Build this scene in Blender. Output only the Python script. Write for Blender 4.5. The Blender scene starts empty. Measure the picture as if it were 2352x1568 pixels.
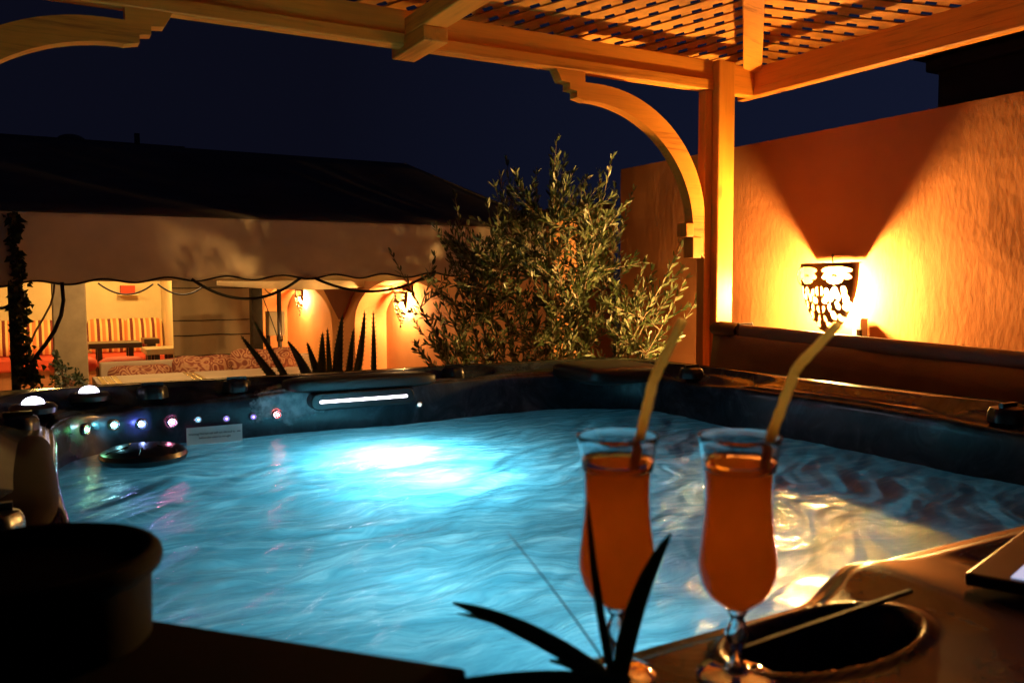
import bpy, math, random
from mathutils import Vector, Matrix, noise
from math import sin, cos, pi, radians, sqrt, atan2, exp
random.seed(7)
S = bpy.context.scene
C = S.collection
Z0 = 1.24                     # heights below are written relative to eye height; the lens is 1.24 m over the deck

# ---------------------------------------------------------------- camera
F_PX = 1965.51
RV = Vector((0.87006451, -0.49292461, -0.00361579))
UV = Vector((0.03663374, 0.05734409, 0.99768213))
FV = Vector((0.49157473, 0.86818027, -0.06795073))
cd = bpy.data.cameras.new('camera'); cam = bpy.data.objects.new('camera', cd); C.objects.link(cam)
S.camera = cam
cd.sensor_width = 36; cd.lens = F_PX / 2352 * 36
cd.clip_start = 0.02; cd.clip_end = 500
m3 = Matrix((RV, UV, -FV)).transposed()
cam.matrix_world = Matrix.Translation((0, 0, Z0)) @ m3.to_4x4()
cd.dof.use_dof = True; cd.dof.focus_distance = 4.4; cd.dof.aperture_fstop = 8.0

# ---------------------------------------------------------------- night sky
w = bpy.data.worlds.new('World'); S.world = w; w.use_nodes = True
nt = w.node_tree; bg = nt.nodes['Background']
tc = nt.nodes.new('ShaderNodeTexCoord'); sp = nt.nodes.new('ShaderNodeSeparateXYZ')
rp = nt.nodes.new('ShaderNodeValToRGB')
nt.links.new(tc.outputs['Generated'], sp.inputs[0]); nt.links.new(sp.outputs['X'], rp.inputs[0])
rp.color_ramp.elements[0].color = (0.0030, 0.0034, 0.0088, 1); rp.color_ramp.elements[0].position = 0.3
rp.color_ramp.elements[1].color = (0.0062, 0.0090, 0.0260, 1); rp.color_ramp.elements[1].position = 0.95
nt.links.new(rp.outputs[0], bg.inputs['Color']); bg.inputs['Strength'].default_value = 1.0

S.view_settings.view_transform = 'Standard'; S.view_settings.look = 'None'
S.view_settings.exposure = 0; S.view_settings.gamma = 1
S.render.engine = 'CYCLES'
cy = S.cycles
cy.use_denoising = True
try: cy.denoiser = 'OPENIMAGEDENOISE'
except Exception: pass
cy.max_bounces = 8; cy.diffuse_bounces = 5; cy.glossy_bounces = 4; cy.transmission_bounces = 8; cy.transparent_max_bounces = 12
cy.caustics_reflective = False; cy.caustics_refractive = False
cy.sample_clamp_indirect = 4.0; cy.sample_clamp_direct = 0
cy.use_adaptive_sampling = True; cy.adaptive_threshold = 0.01

# ---------------------------------------------------------------- helpers
def at(x, y, ax, val):
    """point of the view ray through (x, y) of a 2352 px wide frame where it meets a real plane (U, V, Z) or depth D"""
    d = FV * F_PX + RV * (x - 1176) - UV * (y - 784)
    if ax == 'D': return d * (val / d.dot(FV))
    return d * (val / d['UVZ'.index(ax)])

def tag(o, label=None, cat=None, group=None, kind=None):
    if label: o['label'] = label
    if cat: o['category'] = cat
    if group: o['group'] = group
    if kind: o['kind'] = kind
    return o
BASE = {}
def thing(name, label, cat, loc, group=None):
    o = bpy.data.objects.new(name, None); C.objects.link(o)
    o.empty_display_size = .1
    o.location = (loc[0], loc[1], loc[2] + Z0); BASE[o] = Vector(loc)
    tag(o, label, cat, group); return o

class MB:
    def __init__(s): s.v = []; s.f = []
    def add(s, vs, fs):
        n = len(s.v); s.v += [Vector(q) for q in vs]; s.f += [tuple(i + n for i in f) for f in fs]; return s
    def box(s, a, b, M=None):
        x0, y0, z0 = a; x1, y1, z1 = b
        vs = [Vector(q) for q in ((x0,y0,z0),(x1,y0,z0),(x1,y1,z0),(x0,y1,z0),(x0,y0,z1),(x1,y0,z1),(x1,y1,z1),(x0,y1,z1))]
        if M: vs = [M @ q for q in vs]
        return s.add(vs, [(0,3,2,1),(4,5,6,7),(0,1,5,4),(1,2,6,5),(2,3,7,6),(3,0,4,7)])
    def beam(s, p, q, w, h, up=(0,0,1)):
        p = Vector(p); q = Vector(q); d = (q - p); L = d.length; d.normalize()
        sd = d.cross(Vector(up)); sd.normalize(); u = sd.cross(d)
        M = Matrix((sd, d, u)).transposed().to_4x4(); M.translation = p
        return s.box((-w/2, 0, -h/2), (w/2, L, h/2), M)
    def tube(s, pts, r, n=8, cap=True):
        pts = [Vector(q) for q in pts]; N = len(pts)
        rr = r if isinstance(r, (list, tuple)) else [r] * N
        prev = None; vs = []; fs = []
        for i, q in enumerate(pts):
            t = (pts[min(i+1, N-1)] - pts[max(i-1, 0)])
            if t.length < 1e-9: t = Vector((0,0,1))
            t.normalize()
            a = prev if prev is not None else (Vector((0,0,1)) if abs(t.z) < .9 else Vector((1,0,0)))
            a = a - t * a.dot(t)
            if a.length < 1e-6: a = t.orthogonal()
            a.normalize(); prev = a; b = t.cross(a)
            for k in range(n):
                an = 2*pi*k/n; vs.append(q + (a*cos(an) + b*sin(an)) * rr[i])
        for i in range(N-1):
            for k in range(n):
                k2 = (k+1) % n; fs.append((i*n+k, i*n+k2, (i+1)*n+k2, (i+1)*n+k))
        if cap: fs.append(tuple(range(n-1, -1, -1))); fs.append(tuple((N-1)*n+k for k in range(n)))
        return s.add(vs, fs)
    def lathe(s, c, prof, n=48, close=False):
        vs = []; fs = []; N = len(prof)
        for r, z in prof:
            for k in range(n):
                an = 2*pi*k/n; vs.append((c[0]+r*cos(an), c[1]+r*sin(an), c[2]+z))
        for i in range(N-1):
            for k in range(n):
                k2 = (k+1) % n; fs.append((i*n+k, i*n+k2, (i+1)*n+k2, (i+1)*n+k))
        if close: fs.append(tuple(range(n-1,-1,-1))); fs.append(tuple((N-1)*n+k for k in range(n)))
        return s.add(vs, fs)
    def grid(s, nu, nv, fn, wrap=False, skip=None):
        vs = [fn(i, j) for i in range(nu) for j in range(nv)]; fs = []
        for i in range(nu if wrap else nu-1):
            for j in range(nv-1):
                if skip and skip(i, j): continue
                i2 = (i+1) % nu; fs.append((i*nv+j, i2*nv+j, i2*nv+j+1, i*nv+j+1))
        return s.add(vs, fs)
    def prism(s, poly, d):
        """closed polygon of 3D points extruded by the vector d"""
        n = len(poly); d = Vector(d); a = [Vector(q) for q in poly]; b = [q + d for q in a]
        return s.add(a + b, [tuple(range(n-1,-1,-1)), tuple(range(n, 2*n))] + [(i, (i+1)%n, n+(i+1)%n, n+i) for i in range(n)])
    def build(s, name, m, parent=None, smooth=False, bevel=0, solid=0, auto=False):
        off = Vector((0,0,0)); p = parent; 
        while p is not None:
            if p in BASE: off = BASE[p]; break
            p = p.parent
        dz = Z0 if parent is None else 0
        me = bpy.data.meshes.new(name)
        me.from_pydata([(q.x-off.x, q.y-off.y, q.z-off.z+dz) for q in s.v], [], s.f)
        me.materials.append(m); me.validate()
        if smooth: me.polygons.foreach_set('use_smooth', [True]*len(me.polygons))
        if auto: me.set_sharp_from_angle(angle=radians(40))
        me.update()
        o = bpy.data.objects.new(name, me); C.objects.link(o)
        if parent is not None: o.parent = parent
        if solid:
            q = o.modifiers.new('solid', 'SOLIDIFY'); q.thickness = solid; q.offset = 0
        if bevel:
            q = o.modifiers.new('bevel', 'BEVEL'); q.width = bevel; q.segments = 2; q.limit_method = 'ANGLE'
        return o
def copy_tree(o, parent=None):
    c = o.copy(); C.objects.link(c)
    if parent is not None: c.parent = parent
    for ch in [k for k in KIDS.get(o.name, [])]:
        copy_tree(ch, c)
    return c
KIDS = {}
def index_kids():
    KIDS.clear()
    for o in C.objects:
        if o.parent: KIDS.setdefault(o.parent.name, []).append(o)

# ---------------------------------------------------------------- materials
def M(name):
    m = bpy.data.materials.new(name); m.use_nodes = True
    n = m.node_tree; b = n.nodes['Principled BSDF']; return m, n, b
def N(n, t, **k):
    q = n.nodes.new('ShaderNode' + t)
    for a, v in k.items():
        if a in q.inputs.keys(): q.inputs[a].default_value = v
        else: setattr(q, a, v)
    return q
def coords(n, scale=(1,1,1), rot=(0,0,0)):
    t = N(n, 'TexCoord'); g = N(n, 'Mapping'); g.inputs['Scale'].default_value = scale; g.inputs['Rotation'].default_value = rot
    n.links.new(t.outputs['Object'], g.inputs[0]); return g.outputs[0]
def ramp(n, src, stops):
    r = N(n, 'ValToRGB'); e = r.color_ramp.elements
    while len(e) < len(stops): e.new(.5)
    for q, (p, c) in zip(e, stops): q.position = p; q.color = (*c, 1) if len(c) == 3 else c
    n.links.new(src, r.inputs[0]); return r.outputs[0]
def bump(n, src, st, dist, tgt):
    b = N(n, 'Bump'); b.inputs['Strength'].default_value = st; b.inputs['Distance'].default_value = dist
    n.links.new(src, b.inputs['Height'])
    if tgt is not None: n.links.new(b.outputs[0], tgt.inputs['Normal'])
    return b.outputs[0]
def plain(name, col, rough=.6, var=.25, scale=8, metal=0, bmp=0, bscale=60, spec=.5, coat=0, coord_scale=(1,1,1)):
    m, n, b = M(name); b.inputs['Roughness'].default_value = rough; b.inputs['Metallic'].default_value = metal
    b.inputs['Specular IOR Level'].default_value = spec; b.inputs['Coat Weight'].default_value = coat
    v = coords(n, coord_scale); t = N(n, 'TexNoise', Scale=scale, Detail=5.0, Roughness=.6); n.links.new(v, t.inputs[0])
    lo = tuple(c*(1-var) for c in col); hi = tuple(min(1, c*(1+var)) for c in col)
    n.links.new(ramp(n, t.outputs[0], [(.3, lo), (.7, hi)]), b.inputs['Base Color'])
    if bmp:
        t2 = N(n, 'TexNoise', Scale=bscale, Detail=6.0); n.links.new(v, t2.inputs[0]); bump(n, t2.outputs[0], .6, bmp, b)
    return m
def emit(name, col, st):
    m, n, b = M(name); b.inputs['Base Color'].default_value = (*col, 1)
    b.inputs['Emission Color'].default_value = (*col, 1); b.inputs['Emission Strength'].default_value = st; return m
def wood(name, axis, base=(.68, .25, .024)):
    m, n, b = M(name); sc = [15, 15, 15]
    if axis < 3: sc[axis] = .9; v = coords(n, sc)
    else: v = coords(n, (.9, 15, 15), (0, 0, radians(45)))
    d = N(n, 'TexNoise', Scale=.6, Detail=3.0, Distortion=.8); n.links.new(v, d.inputs[0])
    f = N(n, 'TexNoise', Scale=6.0, Detail=7.0, Roughness=.65); n.links.new(v, f.inputs[0])
    mx = N(n, 'Math', operation='ADD'); n.links.new(d.outputs[0], mx.inputs[0]); n.links.new(f.outputs[0], mx.inputs[1])
    hf = N(n, 'Math', operation='MULTIPLY'); hf.inputs[1].default_value = .5; n.links.new(mx.outputs[0], hf.inputs[0])
    dark = tuple(c*k for c, k in zip(base, (.58, .48, .40))); hi = tuple(min(1, c*1.16) for c in base)
    col = ramp(n, hf.outputs[0], [(.36, dark), (.47, base), (.62, hi)])
    ksc = [6.5, 6.5, 6.5]
    if axis < 3: ksc[axis] = 3.2
    kv = coords(n, ksc); vo = N(n, 'TexVoronoi', Scale=.55); n.links.new(kv, vo.inputs[0])
    kn = ramp(n, vo.outputs['Distance'], [(.045, (1,1,1)), (.10, (0,0,0))])
    mix = N(n, 'Mix', data_type='RGBA'); n.links.new(kn, mix.inputs[0]); n.links.new(col, mix.inputs[6]); mix.inputs[7].default_value = (.10, .035, .012, 1)
    n.links.new(mix.outputs[2], b.inputs['Base Color']); b.inputs['Roughness'].default_value = .5
    bump(n, hf.outputs[0], .35, .002, b); return m

WOOD = [wood('pine_u', 0), wood('pine_v', 1), wood('pine_z', 2), wood('pine_diag', 3)]
LATH = plain('pine_lath', (.60, .25, .030), .6, .3, 14)

def plaster(name, col, st=.007):
    m, n, b = M(name); v = coords(n)
    a = N(n, 'TexNoise', Scale=1.6, Detail=6.0); n.links.new(v, a.inputs[0])
    n.links.new(ramp(n, a.outputs[0], [(.3, tuple(c*.82 for c in col)), (.7, tuple(min(1,c*1.12) for c in col))]), b.inputs['Base Color'])
    v2 = coords(n, (1, 1, .45)); c = N(n, 'TexNoise', Scale=38.0, Detail=7.0, Roughness=.62); n.links.new(v2, c.inputs[0])
    d = N(n, 'TexNoise', Scale=7.0, Detail=5.0, Distortion=.6); n.links.new(v, d.inputs[0])
    mx = N(n, 'Math', operation='MULTIPLY_ADD'); mx.inputs[1].default_value = .7; n.links.new(d.outputs[0], mx.inputs[0]); n.links.new(c.outputs[0], mx.inputs[2])
    bump(n, mx.outputs[0], .8, st, b); b.inputs['Roughness'].default_value = .9; b.inputs['Specular IOR Level'].default_value = .15
    return m
TERRA = plaster('terracotta_plaster', (.33, .128, .048), .0018)
CREAM = plaster('cream_plaster', (.72, .58, .34), .003)
DARKBLD = plain('unlit_render', (.10, .09, .08), .9, .2, 3)
CANVAS = plain('canvas', (.76, .65, .54), .85, .14, 2.2, bmp=.002, bscale=9, spec=.1)
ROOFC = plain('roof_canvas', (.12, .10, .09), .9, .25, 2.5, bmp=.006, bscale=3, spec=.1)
INNERC = plain('inner_canvas', (.72, .60, .36), .85, .15, 4, spec=.1)
BLACK = plain('black_plastic', (.012, .012, .013), .3, .2, 20)
IRON = plain('black_iron', (.02, .018, .016), .35, .3, 20, metal=.6)
PIPING = plain('piping', (.01, .009, .009), .6, .2, 20)
TILE = plain('stone_floor', (.55, .42, .28), .5, .2, 3)
DECK = plain('deck_boards', (.16, .09, .05), .6, .35, 4, coord_scale=(1,8,1))
VINYL = plain('cover_vinyl', (.22, .125, .085), .42, .18, 5, bmp=.0015, bscale=110)
SEAM = plain('cover_seam', (.07, .035, .022), .5, .2, 9)
BRONZE = plain('lantern_metal', (.055, .032, .018), .45, .4, 30, metal=.5)

_n = CANVAS.node_tree; _p = _n.nodes['Principled BSDF']; _t = N(_n, 'BsdfTranslucent'); _n.links.new(_p.inputs['Base Color'].links[0].from_socket, _t.inputs[0])
_m = N(_n, 'MixShader'); _m.inputs[0].default_value = .4; _n.links.new(_p.outputs[0], _m.inputs[1]); _n.links.new(_t.outputs[0], _m.inputs[2]); _n.links.new(_m.outputs[0], _n.nodes['Material Output'].inputs[0])
# acrylic tub shell: dark pearl marbling, glossy
def acrylic(name, c0, c1):
    m, n, b = M(name); v = coords(n)
    a = N(n, 'TexNoise', Scale=7.0, Detail=8.0, Roughness=.7, Distortion=1.6); n.links.new(v, a.inputs[0])
    n.links.new(ramp(n, a.outputs[0], [(.40, c0), (.56, tuple((p+q)/2.6 for p, q in zip(c0, c1))), (.70, c1)]), b.inputs['Base Color'])
    g = N(n, 'TexNoise', Scale=4.0, Detail=2.0); n.links.new(v, g.inputs[0]); bump(n, g.outputs[0], .25, .012, b)
    if name == 'shell_acrylic':  # pale mottled patch: light thrown up by the water, painted into the shell colour
        pm = N(n, 'TexCoord'); df = N(n, 'VectorMath', operation='SUBTRACT'); n.links.new(pm.outputs['Object'], df.inputs[0]); df.inputs[1].default_value = CAUSTIC_PATCH
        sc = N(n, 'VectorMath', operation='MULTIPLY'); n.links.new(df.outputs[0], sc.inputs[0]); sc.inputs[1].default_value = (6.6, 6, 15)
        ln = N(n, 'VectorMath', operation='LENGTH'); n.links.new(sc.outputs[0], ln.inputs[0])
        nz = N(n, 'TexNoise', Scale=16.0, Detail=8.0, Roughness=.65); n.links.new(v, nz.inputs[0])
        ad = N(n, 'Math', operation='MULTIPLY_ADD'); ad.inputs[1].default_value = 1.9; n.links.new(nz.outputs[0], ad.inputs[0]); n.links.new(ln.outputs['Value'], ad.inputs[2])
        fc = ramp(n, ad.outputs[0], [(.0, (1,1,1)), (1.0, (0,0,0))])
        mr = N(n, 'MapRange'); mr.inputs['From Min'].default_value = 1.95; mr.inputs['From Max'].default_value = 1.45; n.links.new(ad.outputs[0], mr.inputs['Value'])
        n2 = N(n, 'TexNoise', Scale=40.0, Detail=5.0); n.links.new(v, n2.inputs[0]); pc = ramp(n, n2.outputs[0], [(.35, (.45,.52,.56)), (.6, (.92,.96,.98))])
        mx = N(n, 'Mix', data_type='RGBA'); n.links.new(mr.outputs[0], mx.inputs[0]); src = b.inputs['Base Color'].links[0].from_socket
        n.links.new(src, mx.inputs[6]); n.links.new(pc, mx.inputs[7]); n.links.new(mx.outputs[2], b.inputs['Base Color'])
    b.inputs['Roughness'].default_value = .24; b.inputs['Specular IOR Level'].default_value = .25; b.inputs['Coat Weight'].default_value = .18; b.inputs['Coat Roughness'].default_value = .06
    return m
_p = at(672, 925, 'V', 2.84); CAUSTIC_PATCH = _p - Vector((1.05, 1.6, -1.24))
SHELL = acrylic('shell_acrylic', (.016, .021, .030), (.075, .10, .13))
CABINET = wood('cabinet_wood', 2, (.16, .08, .04))
# ---------------------------------------------------------------- ground, deck
MB().box((-60,-40,-1.75), (60,90,-1.6)).build('ground', TILE)['kind'] = 'structure'
dk = MB()
for i in range(34):
    v0 = -1.0 + i*.14; dk.box((-2.2, v0, -1.28), (3.24, v0+.134, -1.24))
dk.box((-2.2, -1.0, -1.6), (3.24, 3.62, -1.285))
dk.build('terrace', DECK)['kind'] = 'structure'

# ---------------------------------------------------------------- hot tub
ZR = -.32; ZW = -.50
tub = thing('hot_tub', 'square hot tub full of glowing turquoise water under the wooden pergola', 'hot tub', (1.05, 1.6, -1.24))
def rrect(u0, u1, v0, v1, r, cnt):
    P = []
    n1, n2, n3, nc = cnt
    def seg(a, b, n):
        for i in range(n): P.append((a[0]+(b[0]-a[0])*i/n, a[1]+(b[1]-a[1])*i/n))
    def arc(c, a0, n):
        for i in range(n):
            a = radians(a0 + 90*i/n); P.append((c[0]+r*cos(a), c[1]+r*sin(a)))
    seg((u0+r, v0), (u1-r, v0), n1); arc((u1-r, v0+r), -90, nc)
    seg((u1, v0+r), (u1, v1-r), n2); arc((u1-r, v1-r), 0, nc)
    seg((u1-r, v1), (u0+r, v1), n3); arc((u0+r, v1-r), 90, nc)
    seg((u0, v1-r), (u0, v0+r), n2); arc((u0+r, v0+r), 180, nc)
    return P
CNT = (420, 130, 170, 34)
OUT = rrect(-.20, 2.27, .18, 3.03, .22, CNT)
INN = rrect(.04, 2.12, .60, 2.86, .34, CNT)
def ss(a, b, x):
    t = max(0, min(1, (x-a)/(b-a))); return t*t*(3-2*t)
def inner_pt(i):
    u, v = INN[i]
    if v < 1.0 and u > .3: v += .055*ss(.66, .82, u) * (1 if v < .7 else max(0, 1-(v-.7)/.3))
    if v > 2.4: v += -.028*exp(-((u-.98)/.30)**2) + .012*sin(u*9)
    if u < .5: u += .005*sin(v*6) * ss(.5, .1, u)
    if u > 1.8: u += .012*sin(v*8)
    return u, v
def lipdrop(u, v):
    far = ss(2.3, 2.8, v); left = ss(.5, .1, u); right = ss(1.7, 2.1, u)
    d = .045*far*(1 - .35*ss(.5, .8, u)) + .035*left*(1-far) + .03*right*(1-far)
    return d
def scoops(u, v):
    z = 0
    for (a, b, ru, rv, d) in ((.15, 2.88, .13, .075, .022), (-.02, 2.62, .07, .14, .022), (.42, 2.92, .15, .06, .016), (.66, 2.93, .12, .05, .014), (1.40, 2.93, .16, .055, .014), (2.17, 2.35, .06, .26, .022), (2.17, 1.25, .06, .22, .02), (-.03, 1.4, .07, .2, .02)):
        q = ((u-a)/ru)**2 + ((v-b)/rv)**2
        if q < 1.6: z -= d*ss(1.6, .5, q)
    # oval well sunk into the wide near corner
    q = sqrt(((u-.612)/.100)**2 + ((v-.512)/.050)**2)
    z -= .085*ss(1.04, .86, q)
    z += .006*exp(-((q-1.16)/.09)**2)
    z += .010*exp(-((u-.80)/.06)**2) * ss(.40, .6, v) * (v < .9)
    z -= .012*ss(.90, .98, u)*ss(.44, .47, v)*ss(.62, .58, v)
    return z
NB = 90
PROF = []   # (kind, parameter)
sh = MB(); nI = len(OUT)
rows = []
for j in range(6): rows.append(('skirt', j/5))
for j in range(NB): rows.append(('top', j/(NB-1)))
for j in range(1, 22): rows.append(('wall', j/21))
for j in range(1, 4): rows.append(('floor', j/3))
def shell_pt(i, j):
    k, t = rows[j]; o = OUT[i]; a = inner_pt(i)
    e = .035
    if k == 'skirt':
        an = t*pi/2; r = .022
        # rolled outer edge
        cx, cyy = 1.035, 1.6
        d = Vector((o[0]-cx, o[1]-cyy, 0)); L = d.length; d.normalize()
        q = Vector((o[0], o[1], 0)) - d*(r*(1-cos(an)))
        if t == 0: return Vector((o[0], o[1], ZR-.10))
        return Vector((q.x, q.y, ZR - r + r*sin(an)))
    if k == 'top':
        b = .01 + .965*t; u = o[0]+(a[0]-o[0])*b; v = o[1]+(a[1]-o[1])*b
        dr = lipdrop(u, v); z = ZR - dr*ss(.30, .95, t) + scoops(u, v)
        z -= .010*ss(.93, 1.0, t)
        return Vector((u, v, z))
    if k == 'wall':
        u, v = a; dr = lipdrop(u, v)
        zt = ZR - dr - .010 + min(0, scoops(u, v))*.6
        cx, cyy = 1.08, 1.73; d = Vector((u-cx, v-cyy, 0)); d.normalize()
        if t < .3:
            an = t/.3*pi/2; q = Vector((u, v, 0)) + d*(.006*(1) - .012*sin(an)); return Vector((q.x, q.y, zt - .014*(1-cos(an))))
        tt = (t-.3)/.7; z = zt - .014 - tt*.42
        ins = -.006 - .012*tt - .028*exp(-((z+.445)/.035)**2)*0 - .10*ss(.55, 1, tt)
        q = Vector((u, v, 0)) + d*ins
        return Vector((q.x, q.y, z))
    u, v = a; f = [.9, .72, .5][int(t*3)-1] if t < .99 else .02
    cx, cyy = 1.08, 1.73; z = -.82 - .22*t
    return Vector((cx+(u-cx)*f, cyy+(v-cyy)*f, z))
sh.grid(nI, len(rows), lambda i, j: shell_pt(i, j), wrap=True)
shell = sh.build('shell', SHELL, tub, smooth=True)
cb = MB(); Q = rrect(-.17, 2.24, .21, 3.0, .18, (30, 30, 30, 8))
cb.grid(len(Q), 2, lambda i, j: Vector((Q[i][0], Q[i][1], [-1.24, ZR-.06][j])), wrap=True)
cb.build('cabinet', CABINET, tub)

# headrest pads, knobs, dome lights, leds
PAD = plain('headrest_foam', (.022, .014, .011), .4, .25, 8, bmp=.001, bscale=50)
def pad(u0, u1, v0, v1, z0, z1, mt=None, r=.02):
    """soft pad: superellipse block"""
    mb = MB(); nu, nv = 28, 16
    cx, cyy, cz = (u0+u1)/2, (v0+v1)/2, (z0+z1)/2; a, b, c = (u1-u0)/2, (v1-v0)/2, (z1-z0)/2
    def sg(x, p): return math.copysign(abs(x)**p, x)
    def fn(i, j):
        th = 2*pi*i/nu; ph = -pi/2 + pi*j/(nv-1)
        return Vector((cx+a*sg(cos(ph), .35)*sg(cos(th), .35), cyy+b*sg(cos(ph), .35)*sg(sin(th), .35), cz+c*sg(sin(ph), .45)))
    mb.grid(nu, nv, fn, wrap=True)
    return mb.build('headrest', mt or PAD, tub, smooth=True)
pad(.74, 1.28, 2.79, 2.93, -.365, -.318, plain('headrest_black', (.010, .008, .007), .5, .2, 8))                 # over the strip light
pad(1.80, 2.14, 2.56, 2.90, -.385, -.312)                # far corner, very dark round pad
pad(-.17, .040, 1.46, 2.36, -.46, -.345, plain('headrest_brown', (.020, .013, .010), .75, .2, 6, spec=.1))
PADT = plain('headrest_tan', (.30, .17, .10), .45, .2, 6)
def knob(u, v, z, r=.045, h=.028, name='knob'):
    mb = MB(); prof = [(0, h), (r*.55, h*.98), (r*.86, h*.84), (r*.97, h*.5), (r, h*.15), (r, -.012)]
    n = 40
    vs = []
    for i, (rr, zz) in enumerate(prof):
        for k in range(n):
            an = 2*pi*k/n; q = rr*(1 + .05*cos(6*an)*(i > 1)); vs.append((u+q*cos(an), v+q*sin(an), z+zz))
    fs = [(i*n+k, i*n+(k+1)%n, (i+1)*n+(k+1)%n, (i+1)*n+k) for i in range(len(prof)-1) for k in range(n)]
    mb.add(vs, fs); mb.box((u-r*.7, v-.006, z+h*.7), (u+r*.7, v+.006, z+h+.009))
    return mb.build(name, BLACK, tub, smooth=True, auto=True)
for (u, v) in ((.335, 2.90), (.60, 2.93), (1.40, 2.93), (2.165, 1.26), (-.03, 2.40), (-.06, 1.40), (2.16, 2.45)):
    knob(u, v, -.345)
DOME = emit('dome_glow', (.86, .80, 1.0), 9)
for (u, v) in ((.005, 2.70), (.155, 2.90)):
    bz = -.342
    r_ = MB().lathe((u, v, bz), [(.0, -.01), (.058, -.01), (.060, .004), (.052, .013), (.036, .016), (.030, .012), (.0, .012)], 40).build('dome_light', BLACK, tub, smooth=True, auto=True)
    MB().lathe((u, v, bz+.013), [(.0285*cos(a), .021*sin(a)) for a in [k*pi/2/8 for k in range(9)]], 32).build('lens', DOME, r_, smooth=True)
def wallpt_far(u, z): # inner face of the far wall
    best = None
    for i in range(nI):
        p = INN[i]
        if p[1] > 2.7:
            a = inner_pt(i)
            if best is None or abs(a[0]-u) < abs(best[0]-u): best = a
    return best[1] - .012
LEDC = [((198,986),(.25,1,.45)), ((262,976),(.25,.85,1)), ((326,974),(.25,.35,1)), ((396,970),(1,.22,.45)), ((455,963),(.35,.7,.9)), ((520,961),(.45,.3,1)), ((582,957),(.4,.25,1)), ((637,952),(1,.12,.12)), ((963,929),(.8,.9,.85))]
LST = [1.5, 4, 5, 4, .5, .5, .45, .9, .4]
CHROME = plain('led_bezel', (.35, .37, .4), .25, .1, 20, metal=.9)
for k, (((x, y), c), st) in enumerate(zip(LEDC, LST)):
    p = at(x, y, 'V', 2.84); vv = wallpt_far(p.x, p.z); 
    if p.x < .42: vv -= .0
    p = at(x, y, 'V', vv-.006)
    if p.x < .30:   # rounded corner
        cx0, cy0 = .38, 2.52; 
        for q in range(30):
            vv2 = cy0 + sqrt(max(0, .315**2 - min(.3, max(0, cx0-p.x))**2)); p = at(x, y, 'V', vv2-.006)
    big = st > .8
    r0 = .0150 if big else .0105
    dirn = Vector((0, -1, 0)) if p.x > .38 else Vector((.38-p.x, -(p.y-2.52), 0)).normalized()
    def ring(r1, r2, d1, d2, mat, name, par):
        mb = MB(); sx = dirn.cross(Vector((0,0,1))); n = 28; vs = []
        for (r, d) in ((0, d2), (r1, d2), (r2, (d1+d2)/2), (r2, d1)) if name == 'led_lens' else ((r1, d2), ((r1+r2)/2, d2+.002), (r2, d2), (r2, d1)):
            for i in range(n):
                a = 2*pi*i/n; vs.append(p + dirn*d + sx*(r*cos(a)) + Vector((0,0,1))*(r*sin(a)))
        mb.add(vs, [(i*n+q, i*n+(q+1)%n, (i+1)*n+(q+1)%n, (i+1)*n+q) for i in range(3) for q in range(n)])
        return mb.build(name, mat, par, smooth=True)
    bz = ring(r0*.72, r0*1.15, -.01, .002, CHROME, 'led_light', tub)
    halo = emit('led_halo_%d' % k, c, .9+.15*st if big else .35); core = emit('led_core_%d' % k, tuple(.08+.92*q for q in c), 220 if big else 8)
    ring(r0*.2, r0*.90, -.005, .003, halo, 'led_lens', bz)
    ring(r0*.05, r0*.26, .0, .006, core, 'led_core', bz)
# strip light in the far wall
p0 = at(735, 921, 'V', 2.80); p1 = at(930, 909, 'V', 2.80); vS = 2.795; zc = (p0.z+p1.z)/2
zl, zr = p0.z, p1.z; cu = (p0.x+p1.x)/2; hw = (p1.x-p0.x)/2
def capsule(cu, v, hw, r, dep, name, mat, par, zc=zc):
    mb = MB(); pts = []
    for k in range(17): a = pi/2 + pi*k/16; pts.append((cu-hw+r*cos(a), zc+r*sin(a)))
    for k in range(17): a = -pi/2 + pi*k/16; pts.append((cu+hw+r*cos(a), zc+r*sin(a)))
    mb.prism([(q[0], v, q[1]) for q in pts], (0, dep, 0)); return mb.build(name, mat, par, bevel=.004 if name != 'strip_lens' else .0015)
hs = capsule(cu, vS-.006, hw+.004, .029, .10, 'strip_light', BLACK, tub)
capsule(cu, vS-.010, hw, .0045, .003, 'strip_lens', emit('strip_glow', (.95, .88, 1.0), 12), hs)
# paper notice on the far wall
PAPER = plain('notice_paper', (.85, .87, .85), .6, .06, 10); INK = plain('notice_ink', (.03, .03, .03), .7, 0, 5)
q0 = at(428, 983, 'V', 2.80); q1 = at(556, 976, 'V', 2.80)
vN = 2.80; lab = MB().add([(q0.x, vN, q0.z-.062), (q1.x, vN, q0.z-.062), (q1.x, vN, q0.z), (q0.x, vN, q0.z)], [(0,1,2,3)]).build('warning_notice', PAPER, tub, solid=.001)
for (txt, dz, sz) in (('Warning:The hot tub will not allowed to  use', -.024, .0086), ('before the water is enough!', -.037, .0086)):
    cu_ = bpy.data.curves.new('notice_text', 'FONT'); cu_.body = txt; cu_.size = sz; cu_.align_x = 'CENTER'; cu_.offset = .00012
    cu_.materials.append(INK); t = bpy.data.objects.new('notice_text', cu_); C.objects.link(t); t.parent = lab
    t.location = Vector(((q0.x+q1.x)/2, vN-.0016, q0.z+dz)) - BASE[tub]; t.rotation_euler = (pi/2, 0, 0)
    bpy.context.view_layer.update(); tm = bpy.data.meshes.new_from_object(t.evaluated_get(bpy.context.evaluated_depsgraph_get()))
    t2 = bpy.data.objects.new('printed_text', tm); C.objects.link(t2); t2.parent = lab; t2.location = t.location; t2.rotation_euler = t.rotation_euler
    if not tm.materials: tm.materials.append(INK)
    bpy.data.objects.remove(t)
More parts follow.
